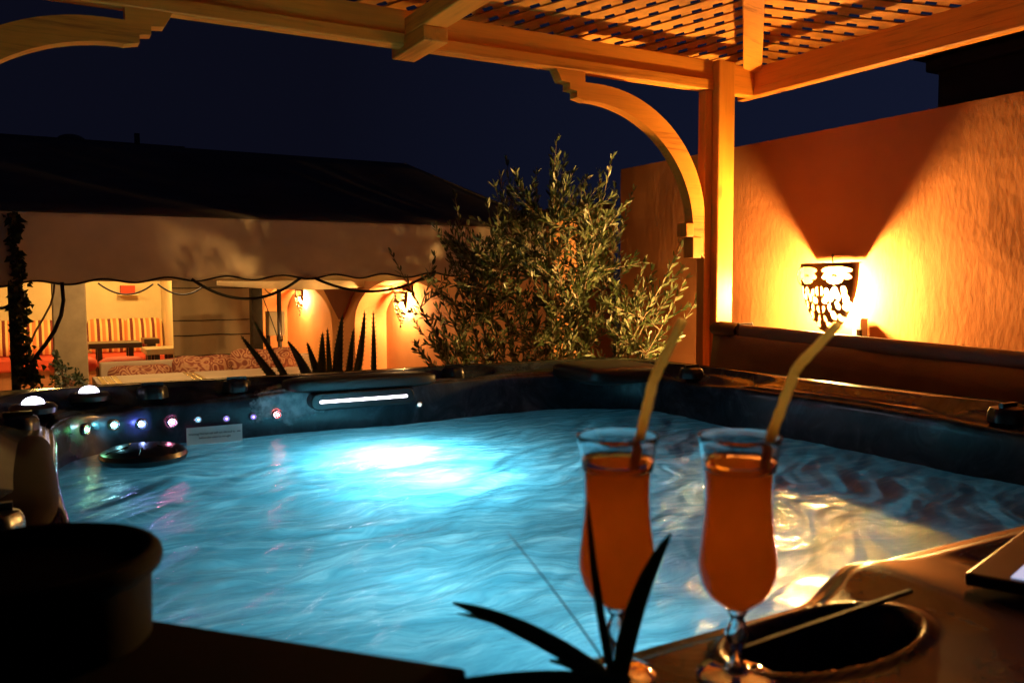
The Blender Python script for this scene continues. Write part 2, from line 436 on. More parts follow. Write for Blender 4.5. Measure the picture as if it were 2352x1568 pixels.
# black skimmer lid by the far left corner
u, v = .275, 2.62
lid = MB().lathe((u, v, -.515), [(.085, -.10), (.085, .0), (.112, .018), (.118, .030), (.114, .042), (.092, .052), (.05, .058), (0, .060)], 56)
for k in range(6):
    a = 2*pi*k/6+.3; lid.tube([(u+.045*cos(a), v+.045*sin(a), -.4562), (u+.105*cos(a), v+.105*sin(a), -.4685)], .003, 6)
lid.build('skimmer_lid', BLACK, tub, smooth=True, auto=True)
# jets in the walls seen as small dark nozzles
for (x, y) in ((1545, 980), (1990, 1040), (2180, 1050)):
    pass
# emitters below the surface: one spa lamp, the others added to spread its glow
UW = emit('underwater_glow', (.50, .86, 1.0), 1.0)
def uw(u, v, z, r, st, name='underwater_emitter'):
    m = emit('underwater_glow', (.42, .84, 1.0), st)
    MB().lathe((u, v, z), [(r*sin(a), r*cos(a)*.6) for a in [k*pi/8 for k in range(9)]], 20).build(name, m, tub, smooth=True)
q_ = at(905, 1045, 'Z', ZW)
uw(q_.x, q_.y, -.62, .035, 900)
q2_ = at(1010, 1100, 'Z', ZW); uw(q2_.x, q2_.y, -.64, .035, 330)
uw(.72, 1.80, -.80, .05, 46)  # added, like the next two: stands in for light scattered by bubbles
uw(.58, 1.30, -.80, .05, 75)
uw(.66, .82, -.76, .05, 60)

# ---------------------------------------------------------------- water
def water_material():
    m, n, b = M('bubbling_water'); n.nodes.remove(b); out = n.nodes['Material Output']
    v = coords(n)
    warp = N(n, 'TexNoise', Scale=2.6, Detail=3.0); n.links.new(v, warp.inputs[0])
    sub = N(n, 'VectorMath', operation='SUBTRACT'); n.links.new(warp.outputs['Color'], sub.inputs[0]); sub.inputs[1].default_value = (.5, .5, .5)
    scl = N(n, 'VectorMath', operation='SCALE'); scl.inputs['Scale'].default_value = .38; n.links.new(sub.outputs[0], scl.inputs[0])
    addv = N(n, 'VectorMath', operation='ADD'); n.links.new(v, addv.inputs[0]); n.links.new(scl.outputs[0], addv.inputs[1])
    mp = N(n, 'Mapping'); mp.inputs['Rotation'].default_value = (0, 0, radians(28)); mp.inputs['Scale'].default_value = (3.0, 15, 1)
    n.links.new(addv.outputs[0], mp.inputs[0])
    st = N(n, 'TexNoise', Scale=1.7, Detail=8.0, Roughness=.62); n.links.new(mp.outputs[0], st.inputs[0])
    fine = N(n, 'TexNoise', Scale=9.0, Detail=6.0, Roughness=.6); n.links.new(mp.outputs[0], fine.inputs[0])
    big = N(n, 'TexNoise', Scale=3.0, Detail=3.0, Distortion=.5); n.links.new(v, big.inputs[0])
    hsum = N(n, 'Math', operation='MULTIPLY_ADD'); hsum.inputs[1].default_value = .45; n.links.new(fine.outputs[0], hsum.inputs[0]); n.links.new(st.outputs[0], hsum.inputs[2])
    bmp = N(n, 'Bump'); bmp.inputs['Strength'].default_value = .9; bmp.inputs['Distance'].default_value = .0055; n.links.new(hsum.outputs[0], bmp.inputs['Height'])
    sx = N(n, 'SeparateXYZ'); n.links.new(v, sx.inputs[0])
    ma = N(n, 'MapRange'); ma.inputs['From Min'].default_value = 1.0; ma.inputs['From Max'].default_value = 1.5; n.links.new(sx.outputs[0], ma.inputs['Value'])
    mb_ = N(n, 'MapRange'); mb_.inputs['From Min'].default_value = 2.35; mb_.inputs['From Max'].default_value = 1.9; n.links.new(sx.outputs[1], mb_.inputs['Value'])
    mm = N(n, 'Math', operation='MULTIPLY'); n.links.new(ma.outputs[0], mm.inputs[0]); n.links.new(mb_.outputs[0], mm.inputs[1])
    mp2 = N(n, 'Mapping'); mp2.inputs['Rotation'].default_value = (0, 0, radians(28)); mp2.inputs['Scale'].default_value = (24, 64, 1); n.links.new(addv.outputs[0], mp2.inputs[0])
    chop = N(n, 'TexNoise', Scale=1.3, Detail=9.0, Roughness=.75); n.links.new(mp2.outputs[0], chop.inputs[0])
    cm = N(n, 'Math', operation='MULTIPLY'); n.links.new(chop.outputs[0], cm.inputs[0]); n.links.new(mm.outputs[0], cm.inputs[1])
    b2 = N(n, 'Bump'); b2.inputs['Strength'].default_value = 1.0; b2.inputs['Distance'].default_value = .0065; n.links.new(cm.outputs[0], b2.inputs['Height']); n.links.new(bmp.outputs[0], b2.inputs['Normal'])
    bmp = b2
    # milky aerated body lets lamp light through
    body = ramp(n, st.outputs[0], [(.34, (.10, .36, .44)), (.52, (.19, .50, .58)), (.66, (.40, .70, .75))])
    tr = N(n, 'BsdfTranslucent'); n.links.new(body, tr.inputs['Color']); 
    df = N(n, 'BsdfDiffuse'); df.inputs['Color'].default_value = (.10, .16, .18, 1); n.links.new(bmp.outputs[0], df.inputs['Normal'])
    m1 = N(n, 'MixShader'); m1.inputs[0].default_value = .22; n.links.new(tr.outputs[0], m1.inputs[1]); n.links.new(df.outputs[0], m1.inputs[2])
    gl = N(n, 'BsdfGlossy'); gl.inputs['Roughness'].default_value = .11; gl.inputs['Color'].default_value = (1,1,1,1); n.links.new(bmp.outputs[0], gl.inputs['Normal'])
    fr = N(n, 'Fresnel'); fr.inputs['IOR'].default_value = 1.33; n.links.new(bmp.outputs[0], fr.inputs['Normal'])
    m2 = N(n, 'MixShader'); n.links.new(fr.outputs[0], m2.inputs[0]); n.links.new(m1.outputs[0], m2.inputs[1]); n.links.new(gl.outputs[0], m2.inputs[2])
    n.links.new(m2.outputs[0], out.inputs['Surface']); return m
WATER = water_material()
wm = MB(); NU, NV = 300, 320
def wz(u, v):
    q = Vector((u*2.4, v*2.4, .3)); a = noise.noise(q)*.012
    d = noise.noise(Vector((u*5, v*5, 3)))*.5
    c, s_ = cos(.5), sin(.5); x = (u*c+v*s_)*3.2+d; y = (-u*s_+v*c)*12+d*2
    b = noise.noise(Vector((x, y, 1)))*.007 + noise.noise(Vector((x*2.3, y*2.2, 5)))*.0035 + noise.noise(Vector((x*5, y*4.6, 9)))*.0016
    calm = .35 + .65*ss(2.9, 2.2, v)*ss(2.15, 1.8, u)
    ch = 1 + .5*ss(1.05, 1.5, u)*ss(2.35, 1.9, v)
    b += noise.noise(Vector((x*7, y*3.4, 4)))*.0022*(ch-1)
    return ZW + (a*.5 + b)*calm*(1+.45*(ch-1))
INP = [inner_pt(i) for i in range(nI)]
def clampin(u, v): return u, v
def inside(u, v):
    r = .30; u0, u1, v0, v1 = .02, 2.15, .58, 2.90
    x = min(u-u0, u1-u); y = min(v-v0, v1-v)
    if x < 0 or y < 0: return False
    if x < r and y < r: return (r-x)**2+(r-y)**2 < r*r*1.02
    return True
gu = lambda i: .01+2.15*i/(NU-1); gv = lambda j: .56+2.36*j/(NV-1)
wm.grid(NU, NV, lambda i, j: Vector((gu(i), gv(j), wz(gu(i), gv(j)))), skip=lambda i, j: not (inside(gu(i), gv(j)) and inside(gu(i+1), gv(j+1)) and inside(gu(i), gv(j+1)) and inside(gu(i+1), gv(j))))
wo = wm.build('water', WATER, None, smooth=True); wo['kind'] = 'structure'

# ---------------------------------------------------------------- pergola
perg = thing('pergola', 'pine pergola with lattice roof and curved braces over the hot tub', 'pergola', (1.2, 1.4, -1.24))
ZB = .866; ZT = 1.0
def post(u, v, top=1.0):
    o = MB().box((u, v, -1.24), (u+.10, v+.10, top)).build('post', WOOD[2], perg, bevel=.006)
    # inner strip that frames the post
    return o
post(2.745, 2.95); post(-1.18, 2.95); post(2.80, -1.25)
MB().box((2.70, 2.985, -1.24), (2.742, 3.035, ZB)).build('post_strip', WOOD[2], perg, bevel=.004)
MB().box((-1.5, 2.985, ZB), (2.742, 3.035, ZT)).box((-1.5, 2.975, ZB+.001), (2.742, 2.984, ZB+.048)).build('beam', WOOD[0], perg, bevel=.005)
MB().box((2.848, 2.985, ZB), (3.0, 3.035, ZT)).build('beam_end', WOOD[0], perg, bevel=.005)
MB().box((3.0, -1.6, ZB), (3.045, 3.10, ZT)).box((2.991, -1.6, ZB+.001), (2.999, 2.984, ZB+.04)).build('beam', WOOD[1], perg, bevel=.005)
# tie beam running towards the viewer
MB().box((1.235, -1.6, .90), (1.33, 2.972, .965)).box((1.235, 2.80, .845), (1.33, 3.10, .90)).build('tie_beam', WOOD[1], perg, bevel=.005)
# braces
def brace(u0, sgn, v=2.98, th=.055):
    """u0: face of the post; the brace reaches out along -sgn"""
    mb = MB(); L = .74; H = .66; wd = .085
    out = []; inn = []
    n = 26
    for k in range(n+1):
        a = (pi/2)*k/n
        out.append((L*.96*(1-cos(a)) , -H + .0 + H*sin(a)))
    # outer curve: from foot of the post to underside of the beam; inner one is offset
    pts_o = [(.0, -.70)] + [(.0 + .60*(1-cos(a)), -.60 + .56*sin(a)) for a in [(pi/2)*k/n for k in range(n+1)]]
    pts_i = [(.070 + .570*(1-cos(a))*1.0, -.635 + .522*sin(a)) for a in [(pi/2)*k/n for k in range(n+1)]]
    head = [(.66, -.04), (.66, 0), (.80, 0), (.775, -.045), (.735, -.05), (.735, -.075), (.70, -.08), (.70, -.105), (.655, -.115)]
    foot = [(.075, -.64), (.06, -.66), (.05, -.72), (0, -.76)]
    poly = pts_o + head + pts_i[::-1] + foot
    P = [(u0 - sgn*q[0], v, ZB + q[1]) for q in poly]
    if sgn < 0: P = P[::-1]
    # triangulated strip is safer for the curved part
    mb.prism(P, (0, th, 0))
    o = mb.build('brace', WOOD[0], perg)
    import bmesh
    bm = bmesh.new(); bm.from_mesh(o.data); bmesh.ops.triangulate(bm, faces=[f for f in bm.faces if len(f.verts) > 4]); bmesh.ops.recalc_face_normals(bm, faces=bm.faces); bm.to_mesh(o.data); bm.free()
    return o
brace(2.70, 1); brace(-.36, -1)
MB().box((2.585, 2.975, ZB-.66), (2.63, 3.04, ZB-.60)).build('brace_block', WOOD[2], perg, bevel=.003)
MB().box((2.625, 2.975, ZB-.755), (2.675, 3.04, ZB-.662)).build('brace_block', WOOD[2], perg, bevel=.003)
post(-.46, 2.95)
# hip rafters and ridge
slope = .30; ZL = 1.10
apex = (1.25, 1.25, ZL + slope*1.75 - .07)
def raf(p, q): MB().beam(p, q, .085, .10).build('hip_rafter', WOOD[3], perg, bevel=.005)
raf((3.03, 3.03, ZL-.085), apex)
raf((3.03, -.6, ZL-.085), apex); raf((-.6, 3.03, ZL-.085), apex)
# lattice: two crossed layers of laths on each slope
def lattice(origin, eu, ev, W, tri, name):
    """eu along the eave, ev up the slope; laths run at 45 degrees, clipped to the roof triangle"""
    eu = Vector(eu).normalized(); ev = Vector(ev).normalized(); nr = eu.cross(ev); nr.normalize()
    if nr.z < 0: nr = -nr
    mb = MB(); th = .006
    for layer, dv, pit, wd in ((0, (-1, 1), .078, .045), (1, (1, 1), .088, .046)):
        d = Vector((dv[0], dv[1])).normalized(); nn = Vector((-d.y, d.x))
        k = -60
        while k < 90:
            c = nn*(k*pit)
            # clip line c + t d to polygon
            ts = []
            for a in range(len(tri)):
                A = Vector(tri[a]); B = Vector(tri[(a+1) % len(tri)])
                e = B - A; den = d.x*e.y - d.y*e.x
                if abs(den) < 1e-9: continue
                t = ((A.x-c.x)*e.y - (A.y-c.y)*e.x)/den
                sgm = ((c.x+t*d.x-A.x)*e.x + (c.y+t*d.y-A.y)*e.y)/e.length_squared
                if -1e-6 <= sgm <= 1+1e-6: ts.append(t)
            if len(ts) >= 2 and max(ts)-min(ts) > .05:
                t0, t1 = min(ts), max(ts)
                hz = layer*(th+.001)
                def P(t, o, h): q = c + d*t + nn*o; return Vector(origin) + eu*q.x + ev*q.y + nr*(h+hz)
                vs = [P(t0,-wd/2,0), P(t1,-wd/2,0), P(t1,wd/2,0), P(t0,wd/2,0), P(t0,-wd/2,th), P(t1,-wd/2,th), P(t1,wd/2,th), P(t0,wd/2,th)]
                mb.add(vs, [(0,3,2,1),(4,5,6,7),(0,1,5,4),(1,2,6,5),(2,3,7,6),(3,0,4,7)])
            k += 1
    return mb.build(name, LATH, perg)
W = 3.9; h = W/2 * sqrt(1+slope**2)
# far slope: eave at V=3.22
E0 = 3.20
lattice((E0, E0, ZL - (E0-3.0)*slope), (-1,0,0), (0,-1,slope), W, [(0,0), (W,0), (W/2, h)], 'lattice_panel')
lattice((E0, E0, ZL - (E0-3.0)*slope), (0,-1,0), (-1,0,slope), W, [(0,0), (W,0), (W/2, h)], 'lattice_panel')

# ---------------------------------------------------------------- right wall and the dark building behind it
MB().grid(60, 30, lambda i, j: Vector((3.27 + .006*noise.noise(Vector((i*.35, j*.3, 0))), -3.0 + 7.38*i/59, -1.6 + 2.308*j/29))).add([(3.27,-3,.708),(3.27,4.38,.708),(3.47,4.38,.708),(3.47,-3,.708),(3.27,4.38,-1.6),(3.47,4.38,-1.6),(3.47,-3,-1.6)], [(0,1,2,3),(1,4,5,2),(2,5,6,3)]).build('terracotta_wall', TERRA)
tag(bpy.data.objects['terracotta_wall'], 'rough terracotta plaster wall behind the tub, lit by the near lantern', 'wall')
b2 = thing('neighbouring_building', 'unlit dark building with a stepped cornice beyond the terracotta wall', 'building', (8, 2, -1.6))
MB().box((6.0, -6, -1.6), (10, 4.10, 1.56)).build('wall', DARKBLD, b2)
MB().box((5.93, -6.1, 1.56), (10.1, 4.17, 1.66)).box((5.86, -6.2, 1.66), (10.2, 4.25, 1.80)).build('cornice', DARKBLD, b2, bevel=.02)
b3 = thing('rooftop_building', 'dark flat roofed building with a small dome behind the canopy', 'building', (1.0, 17.5, -1.6))
MB().box((-6, 16.0, -1.6), (2.5, 20, 2.40)).build('wall', DARKBLD, b3)
MB().lathe((.75, 16.4, 2.40), [(.24*cos(a), .13*sin(a)) for a in [k*pi/2/8 for k in range(9)]], 24).build('dome', DARKBLD, b3, smooth=True)
MB().box((1.72, 16.2, 2.4), (1.80, 16.28, 2.60)).build('chimney', DARKBLD, b3)

# ---------------------------------------------------------------- wall lanterns
HOLES = [(950,345,180,52,0),(850,415,80,40,.5),(1045,415,84,40,-.4),(940,480,100,52,0),(945,630,38,60,0),(765,630,27,57,0),(838,645,27,52,.15),(1045,615,27,57,.1),(890,715,27,55,-.1),(975,700,30,55,.2),(1050,700,28,45,.2),(805,755,34,48,-.4),(1052,780,27,45,.2),(965,825,26,57,.1),(868,855,26,55,0),(1045,860,28,50,.25),(768,880,34,48,-.5),(915,960,32,60,.1),(985,1000,26,57,.1),(805,1010,22,45,.2),(850,1095,36,42,.5),(920,1100,33,50,-.2),(860,1205,46,28,0)]
LHW = .155; LH = .335; LG = .058; LD = .076
def lw(t): return LHW*max(.0, (1 - max(0, t-.02)**2.35))**.85
BULBM = emit('bulb_glow', (1.0, .54, .14), 13000)
def lantern(Uw, vc, zt, label):
    t = thing('wall_lantern', label, 'lantern', (Uw, vc, zt-LH), 'pierced metal wall lanterns')
    mb = MB(); na, nt_ = 150, 120
    def P(i, j):
        s = -1 + 2*i/(na-1); tt = j/(nt_-1)*.995; w_ = lw(tt); an = s*pi/2
        return Vector((Uw - LG - LD*(w_/LHW)**.8*cos(an)**.8, vc + w_*sin(an), zt - tt*LH))
    def hole(i, j):
        s = -1 + 2*(i+.5)/(na-1); tt = (j+.5)/(nt_-1); x = abs(lw(tt)*sin(s*pi/2))/.310*845; y = 245 + tt*1015*1.0
        if x < 22 or tt > .97: return False
        for (hx, hy, rx, ry, r) in HOLES:
            if ry > 27 and rx < 60: rx *= 1.0; ry *= 1.02
            dx = x - (hx-735 if hy < 800 else hx-735-(hy-800)*.12); dy = y-hy
            a = dx*cos(r) - dy*sin(r); b = dx*sin(r) + dy*cos(r)
            if (a/rx)**2 + (b/ry)**2 < 1: return True
        return False
    mb.grid(na, nt_, P, skip=hole); mb.build('shade', BRONZE, t, smooth=True, solid=.0012)
    lidm = MB(); n = 24
    pts = [(Uw-.001, vc-LHW*.78)] + [(Uw-LG-LD*max(0, cos(-pi/2+pi*k/n))**.8, vc + LHW*sin(-pi/2+pi*k/n)) for k in range(n+1)] + [(Uw-.001, vc+LHW*.78)]
    lidm.prism([(Uw-.001, vc-LHW*.78, zt), (Uw-.078, vc-LHW*.86, zt), (Uw-.078, vc+LHW*.86, zt), (Uw-.001, vc+LHW*.78, zt)], (0,0,.004)); lidm.build('lid', BRONZE, t)
    MB().grid(97, 13, lambda i, j: Vector((Uw-.078 - (LG+LD*max(0, cos(-pi/2*.98+pi*.98*i/96))**.8-.078)*j/12 if LG+LD*max(0, cos(-pi/2*.98+pi*.98*i/96))**.8 > .078 else Uw-.078, vc + LHW*.995*sin(-pi/2*.98+pi*.98*i/96), zt+.002)), skip=lambda i, j: j < 11 and (i+j) % 3 == 0).build('pierced_lid', BRONZE, t)
    fin = MB().lathe((Uw-LG-.02, vc, zt-LH-.03), [(0,-.012),(.008,-.008),(.011,0),(.008,.008),(.003,.016),(.003,.04)], 14)
    fin.build('finial', BRONZE, t, smooth=True); fin = MB().lathe((Uw-LG+.012, vc, zt+.004), [(.003, 0), (.003, .022), (.007, .028), (.006, .036), (0, .040)], 12)
    fin.build('lid_hook', BRONZE, t, smooth=True)
    rg = MB()
    for sg in (1,):
        rg.tube([(Uw-LG, vc+sg*(LHW+.038*sin(a)), zt-.055+.048*cos(a)) for a in [k*pi/12 for k in range(13)]], .0022, 6)
    rg.build('side_ring', BRONZE, t, smooth=True); rg = MB()
    rg.tube([(Uw-.002, vc, zt-.15), (Uw-.045, vc, zt-.215), (Uw-.056, vc, zt-.185)], .006, 8)
    rg.build('bracket', BRONZE, t, smooth=True)
    bl = MB().lathe((Uw-.056, vc, zt-.145), [(0,.042),(.018,.034),(.027,.016),(.029,0),(.022,-.020),(.012,-.036),(0,-.040)], 16)
    bl.build('bulb', BULBM, t, smooth=True)
    return t
LN1 = lantern(3.264, 2.70, .085, 'largest lantern, glowing on the rough wall beside the pergola post')
index_kids()
for (U_, V_, Z_, lb) in ((3.468, 8.35, -.085, 'middle sized lantern glowing in the arched niche just left of the olive tree'), (3.468, 12.15, -.08, 'smallest and farthest lantern, in the niche by the electrical box')):
    c_ = copy_tree(LN1)
    for q in C.objects:
        if q.parent == c_ and q.name.startswith('bulb'): q.data = q.data.copy(); q.data.materials[0] = emit('far_bulb_glow', (1.0, .56, .19), 3000)
    c_.location = (U_, V_, Z_-LH+Z0); c_['label'] = lb
ctl = MB(); pb = at(1980, 755, 'U', 3.25)
sw = thing('wall_switch', 'small white switch box on the rough wall right of the lantern', 'switch', (3.25, pb.y, pb.z))
MB().box((3.215, pb.y-.022, pb.z-.06), (3.262, pb.y+.022, pb.z+.05)).build('casing', plain('white_plastic', (.75,.72,.66), .4, .05), sw, bevel=.004)
MB().box((3.20, pb.y-.030, pb.z-.05), (3.214, pb.y-.010, pb.z+.0)).build('toggle', BLACK, sw, bevel=.002)

# ---------------------------------------------------------------- folded tub cover leaning at the right rim
cv = thing('tub_cover', 'folded brown vinyl cover standing on edge along the right rim of the tub', 'cover', (2.7, 1.4, -1.24))
def ctop(v): return -.176 - .031*(2.9-v)
MB().grid(60, 12, lambda i, j: Vector((2.66+.014*noise.noise(Vector((i*.12, j*.3, 2)))+.03*j/11, 2.97-.09*j/11-3.2*i/59, (ctop(2.97-3.2*i/59)-.052)*(j/11) + (-1.23)*(1-j/11)))).build('panel', VINYL, cv, smooth=True, solid=.05)
rl = MB()
def rollpt(i, j):
    a = 2*pi*j/20; v = 2.735 - 3.0*i/49
    return Vector((2.70 + .046*cos(a) + .011*cos(2*a), v, ctop(v) - .030 + .030*sin(a) + .002*noise.noise(Vector((v*5, a, 0)))))
rl.grid(50, 21, rollpt).add([rollpt(0, j) for j in range(20)], [tuple(range(20))]); rl.build('roll', VINYL, cv, smooth=True)
rl = MB()
def rollpt2(i, j):
    a = 2*pi*j/20; v = 2.895 - .150*i/5
    k = 1.05 if 0 < i < 5 else .9
    return Vector((2.70 + .049*k*cos(a), v, ctop(v)-.030 + .033*k*sin(a)))
rl.grid(6, 21, rollpt2).add([rollpt2(0, j) for j in range(20)], [tuple(range(20))]); rl.build('end_cap', SEAM, cv, smooth=True)
MB().box((2.665, 2.722, -.25), (2.75, 2.736, ctop(2.73)+.006)).build('strap', SEAM, cv, bevel=.003)

# ---------------------------------------------------------------- canopy over the lounge
can = thing('canopy', 'long lounge canopy with dark canvas roof and pale scalloped valance', 'canopy', (0, 7, -1.6))
def edge_z(u):  # bottom of the valance: sagging scallops
    ph = (u+.12)/.315; s = abs(sin(pi*ph/1.0))
    return .004 + .026*(u+.1)/1.0*.9 - .020*cos(2*pi*ph)*.6 + .004*sin(u*2.1)
def ve(u): return 5.0 + .012*sin(u*7.3) + .008*sin(u*17)
UL, UR = -3.2, 3.22
mb = MB(); mb.grid(260, 14, lambda i, j: Vector((UL+(UR-UL)*i/259, ve(UL+(UR-UL)*i/259)*(j/13)+5.0*(1-j/13) + .006*noise.noise(Vector((i*.09, j*.4, 1))), .372*(1-j/13) + edge_z(UL+(UR-UL)*i/259)*(j/13))))
mb.build('valance', CANVAS, can, smooth=True, solid=.003)
MB().tube([(UL+(UR-UL)*i/300, ve(UL+(UR-UL)*i/300)-.002, edge_z(UL+(UR-UL)*i/300)) for i in range(301)], .0052, 6).build('piping', PIPING, can, smooth=True)
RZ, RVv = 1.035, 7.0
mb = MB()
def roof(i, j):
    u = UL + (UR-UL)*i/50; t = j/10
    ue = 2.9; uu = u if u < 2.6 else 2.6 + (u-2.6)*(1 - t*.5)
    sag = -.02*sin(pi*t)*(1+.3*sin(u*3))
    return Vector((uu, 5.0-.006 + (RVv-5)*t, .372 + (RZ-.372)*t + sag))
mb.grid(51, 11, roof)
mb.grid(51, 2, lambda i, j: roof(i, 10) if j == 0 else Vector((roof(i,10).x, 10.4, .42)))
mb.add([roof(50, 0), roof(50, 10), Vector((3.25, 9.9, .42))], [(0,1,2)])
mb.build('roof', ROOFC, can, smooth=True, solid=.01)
# inner pelmet hanging further back, catching the lamp light
mb = MB(); mb.grid(120, 6, lambda i, j: Vector((.2 + 3.22*i/119, 7.4+.03*sin(i*.21), .26*(1-j/5) + (.035 - .012*abs(sin(i*.085)))*(j/5))))
mb.build('inner_pelmet', INNERC, can, smooth=True, solid=.004)
mb = MB(); mb.grid(80, 4, lambda i, j: Vector((1.6 + 1.8*i/79, 8.6+.03*sin(i*.3), .2*(1-j/3) + (-.01 - .05*sin(pi*i/79))*(j/3))))
mb.build('inner_pelmet', INNERC, can, smooth=True, solid=.004)
# cables slung under the valance
def cable(p, q, sag, r, n=24, v=None, name='hanging_cable', label=None, grp='black cables slung under the canopy'):
    p = Vector(p); q = Vector(q); pts = []
    for k in range(n+1):
        t = k/n; c = p.lerp(q, t); c.z -= sag*4*t*(1-t); pts.append(c)
    o = MB().tube(pts, r, 7).build(name, PIPING, None, smooth=True); tag(o, label, 'cable', grp); return o
cable(at(440,641,'V',4.97), at(700,630,'V',5.0), .125, .0085, label='thick black cable sagging in front of the beige canvas screen')
cable(at(702,628,'V',5.0), at(1000,622,'V',5.0), .118, .0085, label='thick black cable sagging across the two arched niches')
cable(at(225,650,'V',7.3), at(352,652,'V',7.3), .085, .007, label='thin cable loop under the canopy above the striped cushions, left one')
cable(at(362,652,'V',7.3), at(470,655,'V',7.3), .08, .007, label='thin cable loop crossing the edge of the beige canvas screen')
o = MB().tube([at(x, y, 'V', 5.0) for x, y in ((142,648),(146,690),(140,725),(125,760),(105,790),(85,815),(60,860))], .010, 8).build('hanging_cable', PIPING, None, smooth=True)
tag(o, 'thick black cable hanging from the valance in front of the cream column', 'cable', 'black cables slung under the canopy')
o = MB().tube([at(x, y, 'V', 6.0) for x, y in ((125,650),(124,670),(116,700),(100,730),(82,760),(64,800))], .006, 6).build('hanging_cable', plain('grey_cable', (.16,.11,.06), .6), None, smooth=True)
tag(o, 'thin pale cable hanging beside the ivy clad pole', 'cable', 'black cables slung under the canopy')
cable(at(0,708,'V',5.0), at(48,672,'V',5.0), .02, .0085, label='short black cable at the left edge behind the ivy')
cable(at(590,652,'V',8.8), at(636,770,'V',8.8), -.02, .005, label='thin wire slanting down across the black iron column')
# ---------------------------------------------------------------- lounge room behind the canopy
bw = thing('lounge_building', 'lounge with bright cream back wall behind the canopy', 'building', (0, 14.2, -1.6))
MB().box((-6, 14.4, -1.6), (3.47, 14.6, .8)).build('wall', CREAM, bw)
MB().box((-6, 10.6, .60), (3.6, 14.62, .80)).build('roof', CREAM, bw)
MB().box((1.83, 13.2, -1.6), (2.02, 14.398, .6)).build('pilaster', CREAM, bw)
MB().box((-6.1, 10.4, -1.6), (-6.0, 14.6, .8)).build('side_wall', CREAM, bw)
sc_ = thing('canvas_screen', 'beige canvas side screen with horizontal seams between lounge and niches', 'screen', (1.9, 10.5, -1.6))
SCR = plain('screen_canvas', (.40, .30, .17), .85, .12, 1.6, bmp=.002, bscale=5)
MB().grid(40, 20, lambda i, j: Vector((1.455+.915*i/39, 10.5+.02*sin(i*.4)+.008*noise.noise(Vector((i*.3, j*.3, 0))), -1.6+2.0*j/19))).build('sheet', SCR, sc_, smooth=True, solid=.004)
for y in (661, 769, 862-2):
    z = at(480, y, 'V', 10.45).z if y < 800 else -.83
    MB().tube([(1.455+.915*i/30, 10.475+.02*sin(i/30*39*.4), z-.004*sin(pi*i/10)) for i in range(31)], .006, 6).build('seam', IRON, sc_)
for z_ in (-.42,):
    MB().tube([(1.455+.915*i/30, 10.475+.02*sin(i/30*39*.4), z_) for i in range(31)], .005, 6).build('seam', IRON, sc_)
# cream column
cl = thing('cream_column', 'square cream column with peeling paint in front of the lounge', 'column', (.32, 8.6, -1.6))
ca = at(120, 700, 'V', 8.4).x; cb_ = at(198, 700, 'V', 8.4).x
CREAM2 = plain('aged_cream', (.42, .33, .19), .8, .2, 5)
MB().box((ca, 8.4, -1.6), (cb_, 8.4+(cb_-ca), .42)).build('shaft', CREAM2, cl, bevel=.01)
MB().box((ca-.03, 8.37, -1.6), (cb_+.03, 8.43+(cb_-ca), -1.5)).build('base', CREAM2, cl, bevel=.01)
pu = at(158, 800, 'V', 8.3)
MB().lathe((pu.x, 8.3, -1.6), [(.02, 0), (.028, .3), (.035, .72), (.042, .80), (0, .80)], 16).build('wooden_stake', plain('stake_wood', (.17,.07,.03), .7), None, smooth=True)
tag(bpy.data.objects['wooden_stake'], 'slim brown wooden post standing against the cream column', 'post')
# back bench with striped cushions
def stripes(name):
    m, n, b = M(name); v = coords(n); s = N(n, 'SeparateXYZ'); n.links.new(v, s.inputs[0])
    a = N(n, 'Math', operation='MULTIPLY'); a.inputs[1].default_value = 6.6; n.links.new(s.outputs[0], a.inputs[0])
    f = N(n, 'Math', operation='FRACT'); n.links.new(a.outputs[0], f.inputs[0])
    c = ramp(n, f.outputs[0], [(0, (.16,.02,.015)), (.12, (.16,.02,.015)), (.14, (.75,.50,.20)), (.30, (.80,.55,.22)), (.34, (.62,.18,.06)), (.62, (.66,.22,.08)), (.68, (.78,.52,.2)), (.84, (.8,.55,.22)), (.86, (.16,.02,.015))])
    n.links.new(c, b.inputs['Base Color']); b.inputs['Roughness'].default_value = .85; return m
STR = stripes('striped_fabric'); REDF = plain('red_fabric', (.50, .055, .025), .8, .15, 6)
def cushion(c, su, sv, sz, m, lean=0, name='cushion', parent=None, label=None, cat='cushion', grp=None, turn=0, droop=.05):
    mb = MB(); n = 20; 
    def fn(i, j):
        th = 2*pi*i/(2*n); ph = -pi/2+pi*j/(n-1)
        def sg(x, p): return math.copysign(abs(x)**p, x)
        x = sg(cos(ph), .5)*sg(cos(th), .45); z = sg(cos(ph), .5)*sg(sin(th), .45); y = sin(ph)
        pinch = 1 + droop*2*(abs(x*z)) ; y *= (1-.75*max(abs(x), abs(z))**3)
        q = Vector((x*su/2*pinch, y*sv/2, z*sz/2*pinch))
        q = Matrix.Rotation(lean, 3, 'X') @ q; q = Matrix.Rotation(turn, 3, 'Z') @ q
        return q + Vector(c)
    mb.grid(2*n, n, fn, wrap=True)
    o = mb.build(name, m, parent, smooth=True)
    if label: tag(o, label, cat, grp)
    return o
bn = thing('lounge_bench', 'long red seated bench against the bright cream wall', 'bench', (.5, 14.0, -1.6))
MB().box((-3, 13.55, -1.2), (.62, 14.30, -1.02)).box((.62, 13.55, -1.2), (1.80, 14.30, -1.02)).build('seat', REDF, bn, bevel=.03)
bx = MB().box((-3, 13.62, -1.6), (1.80, 14.30, -1.203)).build('base', plain('bench_base', (.30, .12, .06), .8), bn)
